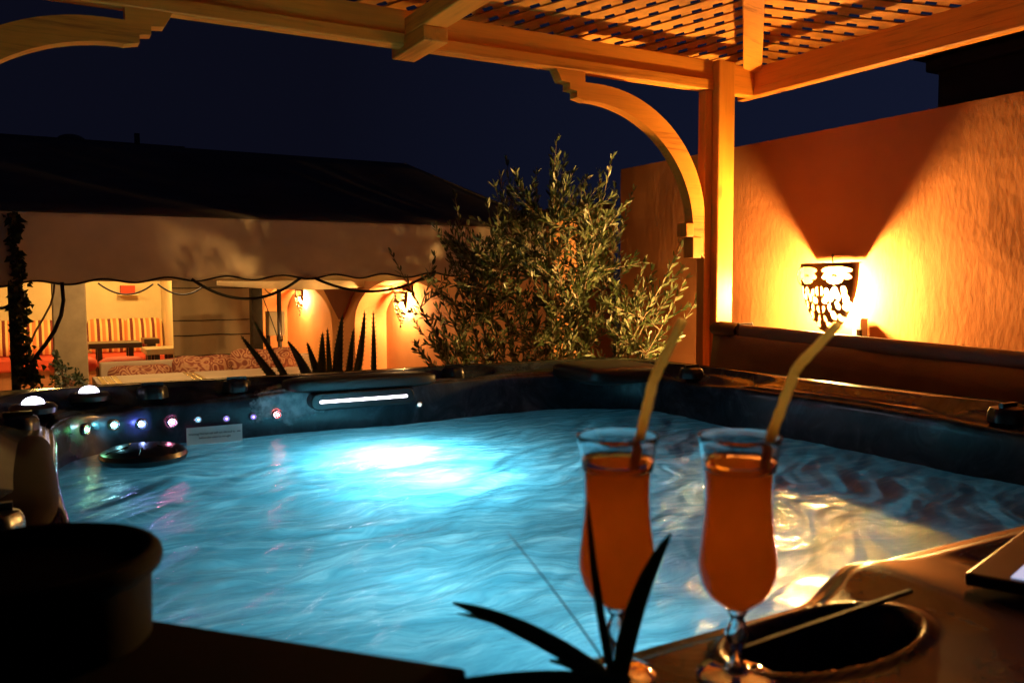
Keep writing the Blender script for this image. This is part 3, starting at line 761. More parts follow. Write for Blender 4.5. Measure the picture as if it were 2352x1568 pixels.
for (u, lb) in ((1.03, 'orange striped back cushion on the red bench right of the column, left of two'), (1.54, 'orange striped back cushion on the red bench beside the white pilaster'), (.10, 'orange striped back cushion seen between the ivy and the cream column'), (-.42, 'orange striped back cushion at the left edge behind the ivy')):
    cushion((u, 14.12, -.76), .53, .20, .50, STR, lean=radians(-12), label=lb, grp='striped cushions along the back bench')
# dark tables with red stools
def table(u0, u1, v0, v1, zt, label, topm, legm):
    t = thing('low_table', label, 'table', ((u0+u1)/2, (v0+v1)/2, -1.6), 'tables of the lounge')
    MB().box((u0, v0, zt-.07), (u1, v1, zt)).build('table_top', topm, t, bevel=.01)
    for (a, b) in ((u0+.1, v0+.08), (u1-.16, v0+.08), (u0+.1, v1-.14), (u1-.16, v1-.14)):
        MB().box((a, b, -1.6), (a+.06, b+.06, zt-.071)).build('leg', legm, t)
    return t
DKW = plain('dark_wood', (.025, .014, .010), .3, .3, 6); MARB = plain('pale_marble', (.55, .45, .25), .25, .1, 5)
def ux(x, v): return at(x, 780, 'V', v).x
table(ux(203,12), ux(327,12), 12.0, 12.5, -.745, 'dark table with thin black top before the striped cushions, left one', DKW, DKW)
table(ux(331,12.9), ux(367,12.9), 12.9, 13.3, -.76, 'second dark table tucked behind, touching the white pilaster', DKW, DKW)
table(ux(335,10.9), ux(420,10.9), 10.9, 11.4, -.765, 'marble topped table beside the beige canvas screen', MARB, DKW)
def stool(u, v, label, m=REDF):
    t = thing('stool', label, 'stool', (u, v, -1.6), 'red stools of the lounge')
    MB().lathe((u, v, -1.6), [(.17,.54),(.24,.56),(.27,.62),(.26,.68),(.19,.72),(0,.725)], 28).build('seat', m, t, smooth=True)
    MB().lathe((u, v, -1.6), [(.16,0),(.17,.05),(.15,.54)], 20, close=True).build('base', DKW, t, smooth=True)
stool(.98, 11.3, 'round red stool in front of the dark table'); stool(1.58, 10.75, 'round red stool half hidden by the beige screen'); stool(.46, 11.6, 'round red stool peeping out right behind the cream column')
stool(-.62, 9.3, 'large round red stool at the left edge behind the ivy')
# shelf with red vase high on the wall
sv = at(293, 660, 'V', 14.3); shf = thing('wall_niche_shelf', 'small shelf with a red cube high on the cream wall', 'shelf', (sv.x, 14.3, sv.z))
MB().box((sv.x-.14, 14.2, sv.z-.12), (sv.x+.14, 14.398, sv.z-.095)).build('board', CREAM, shf)
MB().box((sv.x-.10, 14.25, sv.z-.094), (sv.x+.10, 14.38, sv.z+.03)).build('red_cube', REDF, shf)
# sofa with paisley pillows
def paisley(name, a, b_, c):
    m, n, b = M(name); v = coords(n, (1,1,1))
    w1 = N(n, 'TexNoise', Scale=5.0, Detail=1.0); n.links.new(v, w1.inputs[0])
    vo = N(n, 'TexVoronoi', Scale=12.0); 
    ad = N(n, 'VectorMath', operation='MULTIPLY_ADD'); n.links.new(w1.outputs['Color'], ad.inputs[0]); ad.inputs[1].default_value = (.22,.22,.22); n.links.new(v, ad.inputs[2]); n.links.new(ad.outputs[0], vo.inputs[0])
    s = N(n, 'Math', operation='MULTIPLY'); s.inputs[1].default_value = 20; n.links.new(vo.outputs['Distance'], s.inputs[0])
    sn = N(n, 'Math', operation='SINE'); n.links.new(s.outputs[0], sn.inputs[0])
    h = N(n, 'Math', operation='MULTIPLY_ADD'); h.inputs[1].default_value = .5; h.inputs[2].default_value = .5; n.links.new(sn.outputs[0], h.inputs[0])
    n.links.new(ramp(n, h.outputs[0], [(.12, a), (.5, b_), (.85, c)]), b.inputs['Base Color']); b.inputs['Roughness'].default_value = .8
    return m
PAI = paisley('paisley_fabric', (.26,.07,.035), (.42,.16,.08), (.58,.32,.16))
so = thing('sofa', 'cream framed lounge sofa under the canopy', 'sofa', (1.4, 8.6, -1.6))
SOFA = plain('sofa_plaster', (.58, .45, .30), .8, .1, 4)
MB().box((.56, 8.62, -1.6), (2.55, 8.74, -.715)).build('backrest', SOFA, so, bevel=.015)
MB().box((.56, 7.95, -1.6), (2.55, 8.618, -1.15)).build('seat', SOFA, so, bevel=.015)
cushion((.89, 8.50, -.90), .54, .18, .32, PAI, lean=radians(-10), label='dark brown paisley pillow, leftmost on the sofa', grp='paisley pillows on the sofa')
cushion((1.44, 8.48, -.85), .53, .20, .34, PAI, lean=radians(-10), label='warm paisley pillow in the middle of the sofa', grp='paisley pillows on the sofa', droop=.08)
cushion((2.00, 8.44, -.82), .60, .22, .37, PAI, lean=radians(-10), label='brightest paisley pillow at the right end of the sofa behind the agave', grp='paisley pillows on the sofa', droop=.1)
cushion((3.05, 7.4, -1.02), .6, .5, .34, PAI, label='pinkish paisley cushion on the bench under the nearer niche', grp='paisley pillows on the sofa')
# mosaic ledge table
mt = thing('mosaic_table', 'long pale stone table inlaid with small gold mosaic tiles', 'table', (1.3, 7.9, -1.6))
MB().box((.47, 7.35, -.87), (2.35, 8.25, -.80)).build('table_top', SOFA, mt, bevel=.008)
for a in (.6, 2.1): MB().box((a, 7.6, -1.6), (a+.1, 8.0, -.872)).build('leg', SOFA, mt)
GOLD = plain('gold_mosaic', (.80, .62, .25), .18, .2, 30, metal=.5)
for (a0, n_) in ((.50, 3), (1.20, 2)):
    tl = MB()
    for i in range(n_):
        for j in range(9): tl.box((a0+i*.055, 7.42+j*.085, -.7995), (a0+i*.055+.042, 7.42+j*.085+.06, -.792))
    tl.build('mosaic_inlay', GOLD, mt, bevel=.004)

# ceiling lamps of the lounge (above the valance line)
LAMP2 = emit('sofa_lamp_glow', (1.0, .6, .25), 130)
LAMP = emit('ceiling_lamp_glow', (1.0, .60, .16), 230)
for (u, v, lb) in ((.2, 12.4, 'left ceiling lamp of the lounge, above the valance line'), (1.0, 7.3, 'nearest ceiling lamp of the lounge, over the sofa'), (1.35, 12.6, 'right ceiling lamp of the lounge near the pilaster')):
    t = thing('ceiling_lamp', lb, 'lamp', (u, v, .5), 'ceiling lamps of the lounge')
    MB().lathe((u, v, .50), [(0,.0),(.10,.0),(.13,.03),(.13,.095),(0,.096)], 24).build('diffuser', LAMP if v > 8 else LAMP2, t, smooth=True)

# ---------------------------------------------------------------- arched niches
ar = thing('arcade', 'terracotta arcade of two lit arched niches behind the lounge', 'arcade', (3.3, 10, -1.6))
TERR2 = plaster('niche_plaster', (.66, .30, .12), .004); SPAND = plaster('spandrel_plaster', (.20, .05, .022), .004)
MB().box((3.47, 4.9, -1.6), (3.6, 14.4, .55)).build('back_wall', TERR2, ar)
def arch(v0, v1, zs, zp):
    mb = MB(); n = 40; vc = (v0+v1)/2; hw_ = (v1-v0)/2
    cur = [(vc - hw_*cos(pi*k/n), zs + (zp-zs)*sin(pi*k/n)**.9) for k in range(n+1)]
    for face, un in ((3.10, -1), (3.45, 1)):
        vs = []
        for (v, z) in cur: vs += [(face, v, z), (face, v, .5)]
        mb.add(vs, [(2*k, 2*k+1, 2*k+3, 2*k+2) for k in range(n)])
    vs = []
    for (v, z) in cur: vs += [(3.10, v, z), (3.45, v, z)]
    mb.add(vs, [(2*k, 2*k+1, 2*k+3, 2*k+2) for k in range(n)])
    return mb.build('arch', TERR2, ar, smooth=False)
arch(6.4, 8.95, -.46, .04); arch(9.75, 13.1, -.52, .02)
for (a, b) in ((8.952, 9.748), (13.102, 14.39), (4.9, 6.398)):
    MB().box((3.102, a, -1.6), (3.466, b, .5)).build('pier', TERR2, ar)
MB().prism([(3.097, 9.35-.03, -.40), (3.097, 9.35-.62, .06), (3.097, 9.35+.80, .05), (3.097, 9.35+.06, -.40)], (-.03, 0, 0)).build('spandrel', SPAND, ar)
# electrical box, pipe and iron column
eb = thing('electrical_box', 'cream electrical box behind the steel pipe', 'box', (2.4, 9.6, -1.6))
e0 = at(617, 716, 'V', 9.6); e1 = at(655, 770, 'V', 9.6)
MB().box((e0.x, 9.6, e1.z), (e1.x, 9.75, e0.z)).build('casing', plain('box_cream', (.62,.5,.3), .5, .05), eb, bevel=.008)
MB().box((e0.x+.01, 9.755, -1.6), (e0.x+.05, 9.80, e0.z)).build('stand', IRON, eb)
ic = thing('iron_column', 'black iron column with scroll ornament beside the beige screen', 'column', (2.2, 9.5, -1.6))
a0 = at(578, 700, 'V', 9.5).x; a1 = at(603, 700, 'V', 9.5).x
MB().box((a0, 9.5, -1.6), (a1, 9.62, .2)).build('shaft', IRON, ic, bevel=.004)
cx_ = at(627, 655, 'V', 9.5); sc2 = MB()
sc2.tube([(cx_.x + (.115-.017*a)*cos(a*1.9+1), 9.5, cx_.z-.01 + (.115-.017*a)*sin(a*1.9+1)) for a in [k*.16 for k in range(38)]], .006, 6)
sc2.build('scroll', plain('scroll_iron', (.12,.09,.06), .4, metal=.4), ic, smooth=True)
pp = at(641, 700, 'V', 9.3).x
MB().tube([(pp, 9.3, -1.6), (pp, 9.3, .2)], .024, 14).tube([(pp, 9.3, -.62), (pp, 9.3, -.56)], .034, 14).build('steel_pipe', plain('pipe_steel', (.12,.10,.08), .3, metal=.8), None, smooth=True)
tag(bpy.data.objects['steel_pipe'], 'thin dark steel pipe rising in front of the electrical box', 'pipe')

# ---------------------------------------------------------------- plants
def leafmat(name, top, back, tr=.25):
    m, n, b = M(name); n.nodes.remove(b); out = n.nodes['Material Output']
    g = N(n, 'NewGeometry'); mix = N(n, 'Mix', data_type='RGBA')
    oi = N(n, 'TexNoise', Scale=7.0, Detail=2.0); v = coords(n); n.links.new(v, oi.inputs[0])
    c1 = ramp(n, oi.outputs[0], [(.3, tuple(q*.6 for q in top)), (.7, tuple(q*1.35 for q in top))])
    n.links.new(g.outputs['Backfacing'], mix.inputs[0]); n.links.new(c1, mix.inputs[6]); mix.inputs[7].default_value = (*back, 1)
    pr = N(n, 'BsdfPrincipled'); pr.inputs['Roughness'].default_value = .42; n.links.new(mix.outputs[2], pr.inputs['Base Color'])
    t = N(n, 'BsdfTranslucent'); n.links.new(mix.outputs[2], t.inputs['Color'])
    ms = N(n, 'MixShader'); ms.inputs[0].default_value = tr; n.links.new(pr.outputs[0], ms.inputs[1]); n.links.new(t.outputs[0], ms.inputs[2]); n.links.new(ms.outputs[0], out.inputs[0]); return m
OLIVE = leafmat('olive_leaf', (.055, .082, .024), (.17, .20, .10), .22)
BARK = plain('olive_bark', (.22, .15, .09), .8, .3, 20)
ol = thing('olive_tree', 'young olive tree with many upright leafy shoots behind the tub', 'tree', (2.42, 3.95, -1.6))
rnd = random.Random(11)
lf = MB(); tw = MB()
def leaf(mb, p, d, L, wd, up=None, bend=.12):
    d = d.normalized(); r = Vector((rnd.gauss(0,1), rnd.gauss(0,1), rnd.gauss(0,1))); s = d.cross(r)
    if s.length < 1e-4: s = d.orthogonal()
    s.normalize(); n_ = s.cross(d)
    pts = [p]
    for t, w_ in ((.28, .8), (.6, 1.0), (.85, .6)):
        c = p + d*(L*t) + n_*(bend*L*(t*t)); pts += [c - s*(w_*wd/2), c + s*(w_*wd/2)]
    pts.append(p + d*L + n_*(bend*L))
    mb.add(pts, [(0,1,2), (1,3,4,2), (3,5,6,4), (5,7,6)])
def bez(a, b, c, t): return a*(1-t)**2 + b*2*t*(1-t) + c*t*t
base = Vector((2.42, 3.95, -1.15))
def shoot(a, c, ctrl, r0, r1, leaf_from=.25, dens=1.0, L0=.062):
    n = max(6, int((c-a).length/.035)); pts = [bez(a, ctrl, c, k/n) for k in range(n+1)]
    tw.tube(pts, [r0+(r1-r0)*k/n for k in range(n+1)], 5)
    tot = (c-a).length; k = 0; t = leaf_from; ang = rnd.random()*6
    while t < 1.0:
        p = bez(a, ctrl, c, t); q = bez(a, ctrl, c, min(1, t+.02)); tg = (q-p)
        if tg.length < 1e-6: tg = c-a
        tg.normalize(); s = tg.orthogonal().normalized(); b_ = tg.cross(s)
        for h_ in (0, pi):
            if rnd.random() < .12: continue
            a_ = ang + h_ + rnd.gauss(0, .3); o_ = s*cos(a_) + b_*sin(a_)
            leaf(lf, p, tg*(.75+rnd.random()*.5) + o_*(.5+rnd.random()*.35) + Vector((0,0,.12)), L0*(.65+.55*rnd.random())*(1-.25*t), .0112*(.8+.5*rnd.random()), bend=rnd.uniform(-.12,.2))
        ang += pi/2 + rnd.gauss(0, .2); t += .026/tot/dens*(.8+.5*rnd.random())
    for _ in range(3): leaf(lf, c, (c-ctrl).normalized() + Vector((rnd.gauss(0,.3), rnd.gauss(0,.3), rnd.gauss(0,.3))), L0*.7, .011)
# main leaders: tips read off the tree's outline, at different real depths
TIPS = [(1278,325,4.55),(1405,362,4.45),(1165,372,4.8),(1232,400,4.75),(1045,452,4.7),(1455,440,4.8),(900,583,4.75),(1335,420,4.6),
        (1595,512,4.35),(1600,690,4.25),(1560,560,4.6),(965,800,4.4),(985,745,4.35),(1075,520,4.6),(1375,470,4.5),(1310,500,4.35),(1120,470,4.55),
        (1425,520,4.6),(1500,700,4.7),(1000,650,4.5),(1020,560,4.7),(1480,600,4.5),(1575,640,4.4)]
leaders = []
for (x, y, D) in TIPS:
    tip = at(x, y, 'D', D); side = tip - base
    ctrl = base + Vector((side.x*.55, side.y*.55, side.z*.42)) + Vector((rnd.gauss(0,.04), rnd.gauss(0,.04), 0))
    leaders.append((base + Vector((rnd.gauss(0,.03), rnd.gauss(0,.03), 0)), ctrl, tip))
    shoot(leaders[-1][0], tip, ctrl, .011, .0016, leaf_from=.55, dens=1.0)
ENV = [(950,812),(940,720),(960,640),(1000,520),(1060,480),(1130,430),(1170,385),(1230,420),(1275,340),(1330,400),(1395,380),(1420,440),(1460,470),(1440,560),(1520,600),(1580,600),(1590,700),(1560,790),(1540,812)]
def inpoly(x, y):
    c = False; j = len(ENV)-1
    for i in range(len(ENV)):
        xi, yi = ENV[i]; xj, yj = ENV[j]
        if (yi > y) != (yj > y) and x < (xj-xi)*(y-yi)/(yj-yi)+xi: c = not c
        j = i
    return c
cnt = 0
while cnt < 350:
    x, y = rnd.uniform(940, 1600), rnd.uniform(340, 815)
    if not inpoly(x, y): continue
    dens_r = .30 if x > 1440 else (.8 if 1050 < x < 1420 else .55)
    if rnd.random() > dens_r: continue
    D = 4.6 + rnd.gauss(0, .17); tip = at(x, y, 'D', D)
    best = None
    for (a, b_, c) in leaders:
        for t in (.3, .4, .5, .6, .7, .8):
            q = bez(a, b_, c, t); d = tip - q
            if d.z < .04: continue
            sc = abs(d.length-.28) + rnd.random()*.12
            if best is None or sc < best[0]: best = (sc, q)
    if best is None: continue
    q = best[1]; d = tip-q
    if d.length > .7: continue
    ctrl = q + Vector((d.x*.62, d.y*.62, d.z*.4)); shoot(q, tip, ctrl, .0035, .001, leaf_from=.12, dens=1.35, L0=.062); cnt += 1
lf.build('foliage', OLIVE, ol, smooth=True); tw.tube([base-Vector((0,0,.2)), base+Vector((0,0,.05))], [.045,.03], 10).build('branches', BARK, ol, smooth=True)
pl = thing('planter', 'large terracotta planter holding the olive tree behind the tub', 'planter', (2.42, 3.95, -1.6))
MB().lathe((2.42, 3.95, -1.6), [(.0,.0),(.22,.0),(.30,.40),(.34,.62),(.36,.66),(.33,.67),(.30,.60),(0,.58)], 40).build('pot', plain('terracotta_pot', (.28,.10,.05), .8), pl, smooth=True, auto=True)

# agave behind the tub
AG = plain('agave_skin', (.10, .17, .06), .5, .3, 9); AGE = plain('agave_thorn', (.05, .02, .012), .5)
ag = thing('agave', 'spiky dark green agave rising behind the tub rim', 'plant', (1.45, 3.75, -1.2))
AGB = at(745, 900, 'D', 4.15)
def agleaf(x0, y0, x1, y1, wpx, D0=4.1, D1=4.1, curve=0):
    a = at(x0, y0, 'D', D0); b = at(x1, y1, 'D', D1); d = b-a; L = d.length; wd = wpx*.54/1965*D0
    s = RV*1.0; s = (s - d.normalized()*s.dot(d.normalized())).normalized(); nrm = s.cross(d.normalized()); n = 18; mb = MB(); vs = []; th = MB()
    if nrm.dot(FV) > 0: nrm = -nrm
    for k in range(n+1):
        t = k/n; w_ = wd/2*(1-t)**.75*(1+.35*t) + .0006; c = a + d*t + s*(curve*4*t*(1-t)*wd)
        vs += [c - s*w_ + nrm*w_*.55, c - s*w_*.5 + nrm*.12*w_, c, c + s*w_*.5 + nrm*.12*w_, c + s*w_ + nrm*w_*.55, c - nrm*w_*.35]
        if 0 < k < n and k % 1 == 0:
            for sg in (-1, 1):
                q = c + s*(sg*w_) + nrm*w_*.55; th.add([q-d*.010, q+d*.010, q + s*(sg*.0065) + d*.012], [(0,1,2)])
    fs = []
    for k in range(n):
        i = k*6; j = i+6
        for q in range(4): fs.append((i+q, i+q+1, j+q+1, j+q))
        fs += [(i+4, i+5, j+5, j+4), (i+5, i, j, j+5)]
    mb.add(vs, fs); o = mb.build('leaf', AG, ag, smooth=True); th.build('thorns', AGE, o)
for args in ((640,880,553,770,38),(665,880,582,735,30),(720,900,660,782,52,4.0,4.38,.15),(745,900,705,785,44),(740,900,741,762,46,4.2,4.2),(760,900,752,752,30,4.25,4.3),(775,900,787,722,50,4.0,4.0,-.1),(798,900,812,755,34,4.1,4.05),(812,900,838,712,38,4.15,4.2,.2),(858,890,857,712,26,4.38,4.38,.1)):
    agleaf(*args)
MB().lathe((AGB.x, AGB.y, -1.24), [(.0,.0),(.2,.0),(.26,.4),(.30,.66),(.27,.66),(.24,.6),(0,.58)], 32).build('agave_pot', plain('pot_clay', (.24,.09,.05), .8), None, smooth=True, auto=True)
tag(bpy.data.objects['agave_pot'], 'clay pot behind the tub from which the agave grows', 'pot')

# ivy on a black pole at the left
iv = thing('ivy', 'dark ivy climbing the black pole at the left edge of the canopy', 'plant', (-.06, 5.05, -1.6))
ip0 = at(28, 655, 'V', 5.06); ip1 = at(38, 885, 'V', 5.06)
pt = ip1 + (ip1-ip0)*3
MB().tube([ip0 + Vector((0,0,.35)), ip0, ip1, Vector((ip1.x, ip1.y, -1.6))], .022, 12).build('canopy_pole', IRON, None, smooth=True)
tag(bpy.data.objects['canopy_pole'], 'black metal pole wrapped in ivy holding up the canopy', 'pole')
IVYM = leafmat('ivy_leaf', (.035, .06, .02), (.06, .09, .035), .25)
il = MB(); stv = MB(); r2 = random.Random(5)
path = [(30,485),(38,520),(30,560),(42,600),(38,640),(48,680),(46,720),(44,760),(50,800),(62,840),(64,880)]
wid = [16,14,9,12,16,17,18,15,20,24,26]
stv.tube([at(x, y, 'V', 4.99) for x, y in path], .006, 6)
for k in range(760):
    t = r2.random()*(len(path)-1.001); i = int(t); f = t-i
    x = path[i][0]*(1-f)+path[i+1][0]*f + r2.gauss(0,.55)*(wid[i]*(1-f)+wid[i+1]*f); y = path[i][1]*(1-f)+path[i+1][1]*f + r2.gauss(0,4)
    p = at(x, y, 'V', 4.99 + r2.gauss(0,.03)); L = r2.uniform(.022,.046)
    d = Vector((r2.gauss(0,.6), -.5+r2.gauss(0,.4), -.6+r2.gauss(0,.5))).normalized(); s = d.cross(Vector((r2.gauss(0,.5), -1, r2.gauss(0,.5)))).normalized()
    il.add([p, p+d*L*.2+s*L*.42, p+d*L*.45+s*L*.26, p+d*L, p+d*L*.45-s*L*.26, p+d*L*.2-s*L*.42], [(0,1,2),(0,2,3),(0,3,4),(0,4,5)])
il.build('foliage', IVYM, iv); stv.build('stem', BARK, iv)
# small potted shrub at the foot of the cream column
sb = thing('shrub', 'small leafy shrub growing at the foot of the cream column', 'plant', (at(150,860,'V',7.6).x, 7.6, -1.6))
sl = MB()
for k in range(420):
    cx2, cy2, rr = r2.choice(((130,868,16),(150,872,22),(145,845,13),(132,835,9),(185,878,14),(175,862,9),(128,815,4)))
    p = at(cx2+r2.gauss(0,.5)*rr, cy2+r2.gauss(0,.5)*rr, 'V', 7.6+r2.gauss(0,.05)); L = r2.uniform(.02,.045)
    d = Vector((r2.gauss(0,1), r2.gauss(0,1), r2.gauss(.3,1))).normalized(); s = d.orthogonal().normalized()
    sl.add([p, p+d*L*.5+s*L*.3, p+d*L, p+d*L*.5-s*L*.3], [(0,1,2,3)])
sl.build('foliage', IVYM, sb)
MB().tube([at(150,876,'V',7.6), at(131,820,'V',7.6)], .005, 5).tube([at(150,876,'V',7.6), Vector((at(150,876,'V',7.6).x, 7.6, -1.6))], .02, 6).build('stem', BARK, sb)

# ---------------------------------------------------------------- drinks on the near rim
def thin_glass():
    m, n, b = M('thin_glass'); n.nodes.remove(b); out = n.nodes['Material Output']
    t = N(n, 'BsdfTransparent'); t.inputs['Color'].default_value = (.93,.96,.97,1); g = N(n, 'BsdfGlossy'); g.inputs['Roughness'].default_value = .03
    lw_ = N(n, 'Fresnel'); lw_.inputs['IOR'].default_value = 1.5
    ml = N(n, 'Math', operation='MULTIPLY'); ml.inputs[1].default_value = .35; n.links.new(lw_.outputs[0], ml.inputs[0]); ms = N(n, 'MixShader'); n.links.new(ml.outputs[0], ms.inputs[0]); n.links.new(t.outputs[0], ms.inputs[1]); n.links.new(g.outputs[0], ms.inputs[2]); n.links.new(ms.outputs[0], out.inputs[0]); return m
TG = thin_glass()
SG, n_, b_ = M('solid_glass'); b_.inputs['Transmission Weight'].default_value = 1; b_.inputs['Roughness'].default_value = .02; b_.inputs['IOR'].default_value = 1.5; b_.inputs['Base Color'].default_value = (.95,.97,1,1)
def juice(name, col):
    m, n, b = M(name); n.nodes.remove(b); out = n.nodes['Material Output']; v = coords(n)
    t = N(n, 'TexNoise', Scale=26.0, Detail=3.0); n.links.new(v, t.inputs[0]); c = ramp(n, t.outputs[0], [(.3, tuple(q*.85 for q in col)), (.7, col)])
    tr = N(n, 'BsdfTranslucent'); n.links.new(c, tr.inputs[0]); df = N(n, 'BsdfDiffuse'); n.links.new(c, df.inputs[0]); gl = N(n, 'BsdfGlossy'); gl.inputs['Roughness'].default_value = .1
    a = N(n, 'MixShader'); a.inputs[0].default_value = .05; n.links.new(tr.outputs[0], a.inputs[1]); n.links.new(df.outputs[0], a.inputs[2])
    f = N(n, 'MixShader'); f.inputs[0].default_value = .03; n.links.new(a.outputs[0], f.inputs[1]); n.links.new(gl.outputs[0], f.inputs[2]); n.links.new(f.outputs[0], out.inputs[0]); return m
JU = juice('orange_juice', (1.0, .42, .09))
STRAW = leafmat('straw_yellow', (.90, .74, .34), (.95, .80, .38), .75)
def glass(u, v, label, straw, zfoot=-.3195, k=.965):
    t = thing('cocktail_glass', label, 'glass', (u, v, zfoot), 'tall hurricane glasses of juice')
    zb = .062*k
    bowl = [(.006,.058),(.013,.060),(.022,.067),(.0275,.076),(.0312,.088),(.0318,.098),(.0300,.115),(.0276,.135),(.0268,.150),(.0272,.165),(.0281,.1755)]
    MB().lathe((u, v, zfoot), [(r, z*k) for r, z in bowl], 56).build('bowl', TG, t, smooth=True)
    rim = [(.0281,.176),(.0296,.186),(.0312,.197),(.0325,.2025),(.0328,.2040),(.0322,.2050),(.0312,.2042),(.0300,.198),(.0282,.187),(.0266,.176),(.0281,.176)]
    MB().lathe((u, v, zfoot), [(r+.0004, z*k) for r, z in rim], 56).build('rim', SG, t, smooth=True)
    liq = [(.0,.0600),(.012,.0615),(.0208,.0685),(.0262,.077),(.0298,.0885),(.0304,.098),(.0287,.115),(.0262,.135),(.0254,.150),(.0258,.165),(.0262,.176),(.0264,.181),(.0,.181)]
    MB().lathe((u, v, zfoot), [(r, z*k) for r, z in liq], 56).build('juice', JU, t, smooth=True, auto=True)
    stem = [(0,.0580),(.009,.0585),(.0075,.054),(.0055,.050),(.0068,.046),(.0092,.041),(.0096,.036),(.0078,.030),(.0055,.024),(.0048,.018),(.0052,.013),(.0085,.010),(.0082,.0085),(.0068,.0065),(.013,.0045),(.024,.0030),(.0318,.0018),(.0322,.0008),(.0310,.0001),(0,.0001)]
    MB().lathe((u, v, zfoot), [(r, z*k) for r, z in stem], 56).build('stem', SG, t, smooth=True)
    pts = []
    P = [Vector(q) for q in straw]
    for i in range(len(P)-1):
        for s_ in range(8): pts.append(P[i].lerp(P[i+1], s_/8))
    pts.append(P[-1])
    rs = [.0039 + (.0005 if (7 < i_ < 26 and i_ % 2) else 0) for i_ in range(len(pts))]
    o = MB().tube(pts, rs, 12, cap=False).build('drinking_straw', STRAW, None, smooth=True)
    return t, o
gR, sR = glass(.492, .500, 'right hand glass of orange juice, with its straw leaning right', [at(1752,1085,'D',.672), at(1768,1010,'D',.680), at(1825,855,'D',.70), at(1838,835,'D',.70), at(1925,745,'D',.715)])
gL, sL = glass(.410, .552, 'left hand glass of orange juice, behind the dark blade leaves', [at(1450,1090,'D',.681), at(1464,1030,'D',.688), at(1500,875,'D',.70), at(1512,850,'D',.70), at(1568,735,'D',.71)])
tag(sR, 'bent yellow straw standing in the right hand glass', 'straw', 'bent yellow straws'); tag(sL, 'bent yellow straw standing in the left hand glass', 'straw', 'bent yellow straws')

# blades of a small plant in front of the left glass
BL = leafmat('blade_leaf', (.04, .075, .015), (.05, .09, .02), .3)
bp = thing('blade_plant', 'small plant with long dark strap leaves in front of the left glass', 'plant', (.33, .48, -.32))
def blade(pts, wpx, D):
    n = 20; P = [at(x, y, 'D', d) for (x, y), d in zip(pts, D)]
    mb = MB(); vs = []
    for k in range(n+1):
        t = k/n; c = bez(P[0], P[1], P[2], t); q = bez(P[0], P[1], P[2], min(1, t+.02)) - bez(P[0], P[1], P[2], max(0, t-.02)); q.normalize()
        s = q.cross(FV).normalized(); w_ = wpx/1965*D[0]/2*(sin(pi*min(1, (.25+.75*t)))**.6 if t < .98 else .12)
        vs += [c - s*w_ + FV*w_*.5, c, c + s*w_ + FV*w_*.5]
    mb.add(vs, [(3*k+a, 3*k+a+1, 3*k+a+4, 3*k+a+3) for k in range(n) for a in (0,1)])
    return mb.build('leaf', BL, bp, smooth=True, solid=.0006)
blade([(1395,1560),(1220,1440),(1040,1384)], 44, (.60,.60,.62))
blade([(1370,1540),(1230,1435),(1050,1408)], 22, (.62,.62,.66))
blade([(1415,1590),(1365,1370),(1350,1150)], 20, (.60,.60,.60))
blade([(1420,1590),(1450,1370),(1541,1225)], 44, (.60,.59,.58))
blade([(1400,1560),(1340,1530),(1262,1516)], 26, (.58,.58,.58))
blade([(1450,1570),(1250,1550),(980,1575)], 40, (.56,.55,.54))
HAIR = plain('dry_stalk', (.25, .22, .2), .6)
MB().tube([bez(at(1390,1520,'D',.60), at(1290,1370,'D',.6), at(1168,1225,'D',.62), k/16) for k in range(17)], [.0008-.0004*k/16 for k in range(17)], 6).build('dry_stalk', HAIR, bp, smooth=True)
bb = at(1410, 1600, 'D', .60)
MB().lathe((bb.x, bb.y, -.32), [(0,0),(.02,0),(.024,.006),(.022,.018),(.012,.028),(.010,.030),(0,.028)], 24).build('small_pot', BLACK, bp, smooth=True)

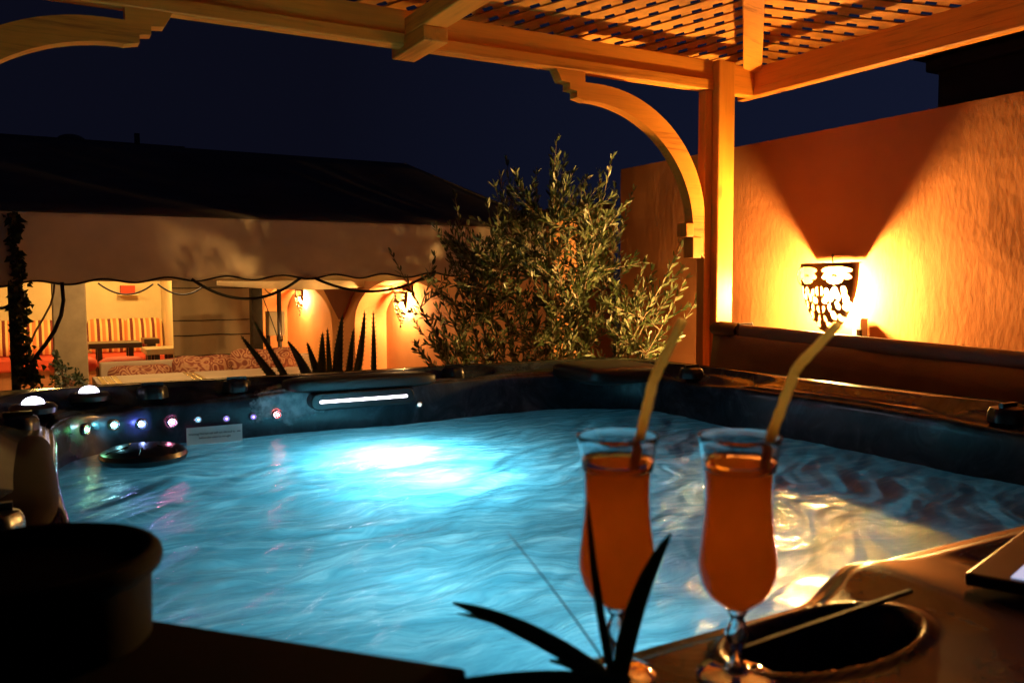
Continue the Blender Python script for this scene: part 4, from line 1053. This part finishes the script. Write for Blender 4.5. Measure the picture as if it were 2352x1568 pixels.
# ice bucket at the lower left
cb0 = at(62, 1300, 'D', .585)
bk = thing('ice_bucket', 'dark round bucket with rolled lip at the lower left corner', 'bucket', (cb0.x, cb0.y, -.32))
BKM = plain('bucket_brown', (.005, .003, .0025), .9, .3, 14, spec=.1); h_ = cb0.z + .32
MB().lathe((cb0.x, cb0.y, -.32), [(.076,0),(.0785,h_-.012),(.0795,h_-.006),(.074,h_-.006),(.062,.006),(0,.006)], 72).lathe((cb0.x, cb0.y, -.32+h_-.006), [(0,0),(.0735,0)], 48).build('body', BKM, bk, smooth=True, auto=True)
MB().lathe((cb0.x, cb0.y, -.32+h_), [(.079+.0075*cos(a), .0+.0085*sin(a)) for a in [2*pi*k/12 for k in range(13)]], 72).build('lip', BKM, bk, smooth=True)
# low wooden box at the near edge
A_ = at(300, 1411, 'Z', -.245); B_ = at(1075, 1530, 'Z', -.245); d = (B_-A_).normalized(); s = Vector((d.y, -d.x, 0)).normalized()
wb = MB(); P4 = [A_ - d*.35, B_, B_ + s*.16, A_ - d*.35 + s*.16]
wb.prism([(q.x, q.y, -.317) for q in P4], (0, 0, .072))
bo = wb.build('wooden_box', plain('box_brown', (.007, .004, .003), .8, .3, 12, spec=.12), None, bevel=.004); tag(bo, 'low dark brown box on the near rim beside the bucket', 'box')
# rod and control panel on the near rim
ra = at(1700, 1492, 'Z', -.310); rb = at(2092, 1356, 'Z', -.306)
ro = MB().beam(ra, rb, .006, .004).build('rod', plain('rod_brown', (.006,.004,.003), .6, spec=.2), None, bevel=.001); tag(ro, 'thin dark flat rod lying across the oval well in the rim', 'rod')
pA = at(2215, 1318, 'Z', -.30)
cp = MB().prism([(pA.x, pA.y, -.312), (pA.x+.045, pA.y-.105, -.312), (pA.x+.30, pA.y-.03, -.312), (pA.x+.25, pA.y+.07, -.312)], (0,0,.014)).build('control_panel', BLACK, tub, bevel=.003)
pS = at(2322, 1325, 'Z', -.297)
MB().prism([(pS.x, pS.y, -.2975), (pS.x+.015, pS.y-.035, -.2975), (pS.x+.10, pS.y-.01, -.2975), (pS.x+.085, pS.y+.025, -.2975)], (0,0,.0012)).build('screen', emit('screen_glow', (.62,.68,1.0), .7), cp)
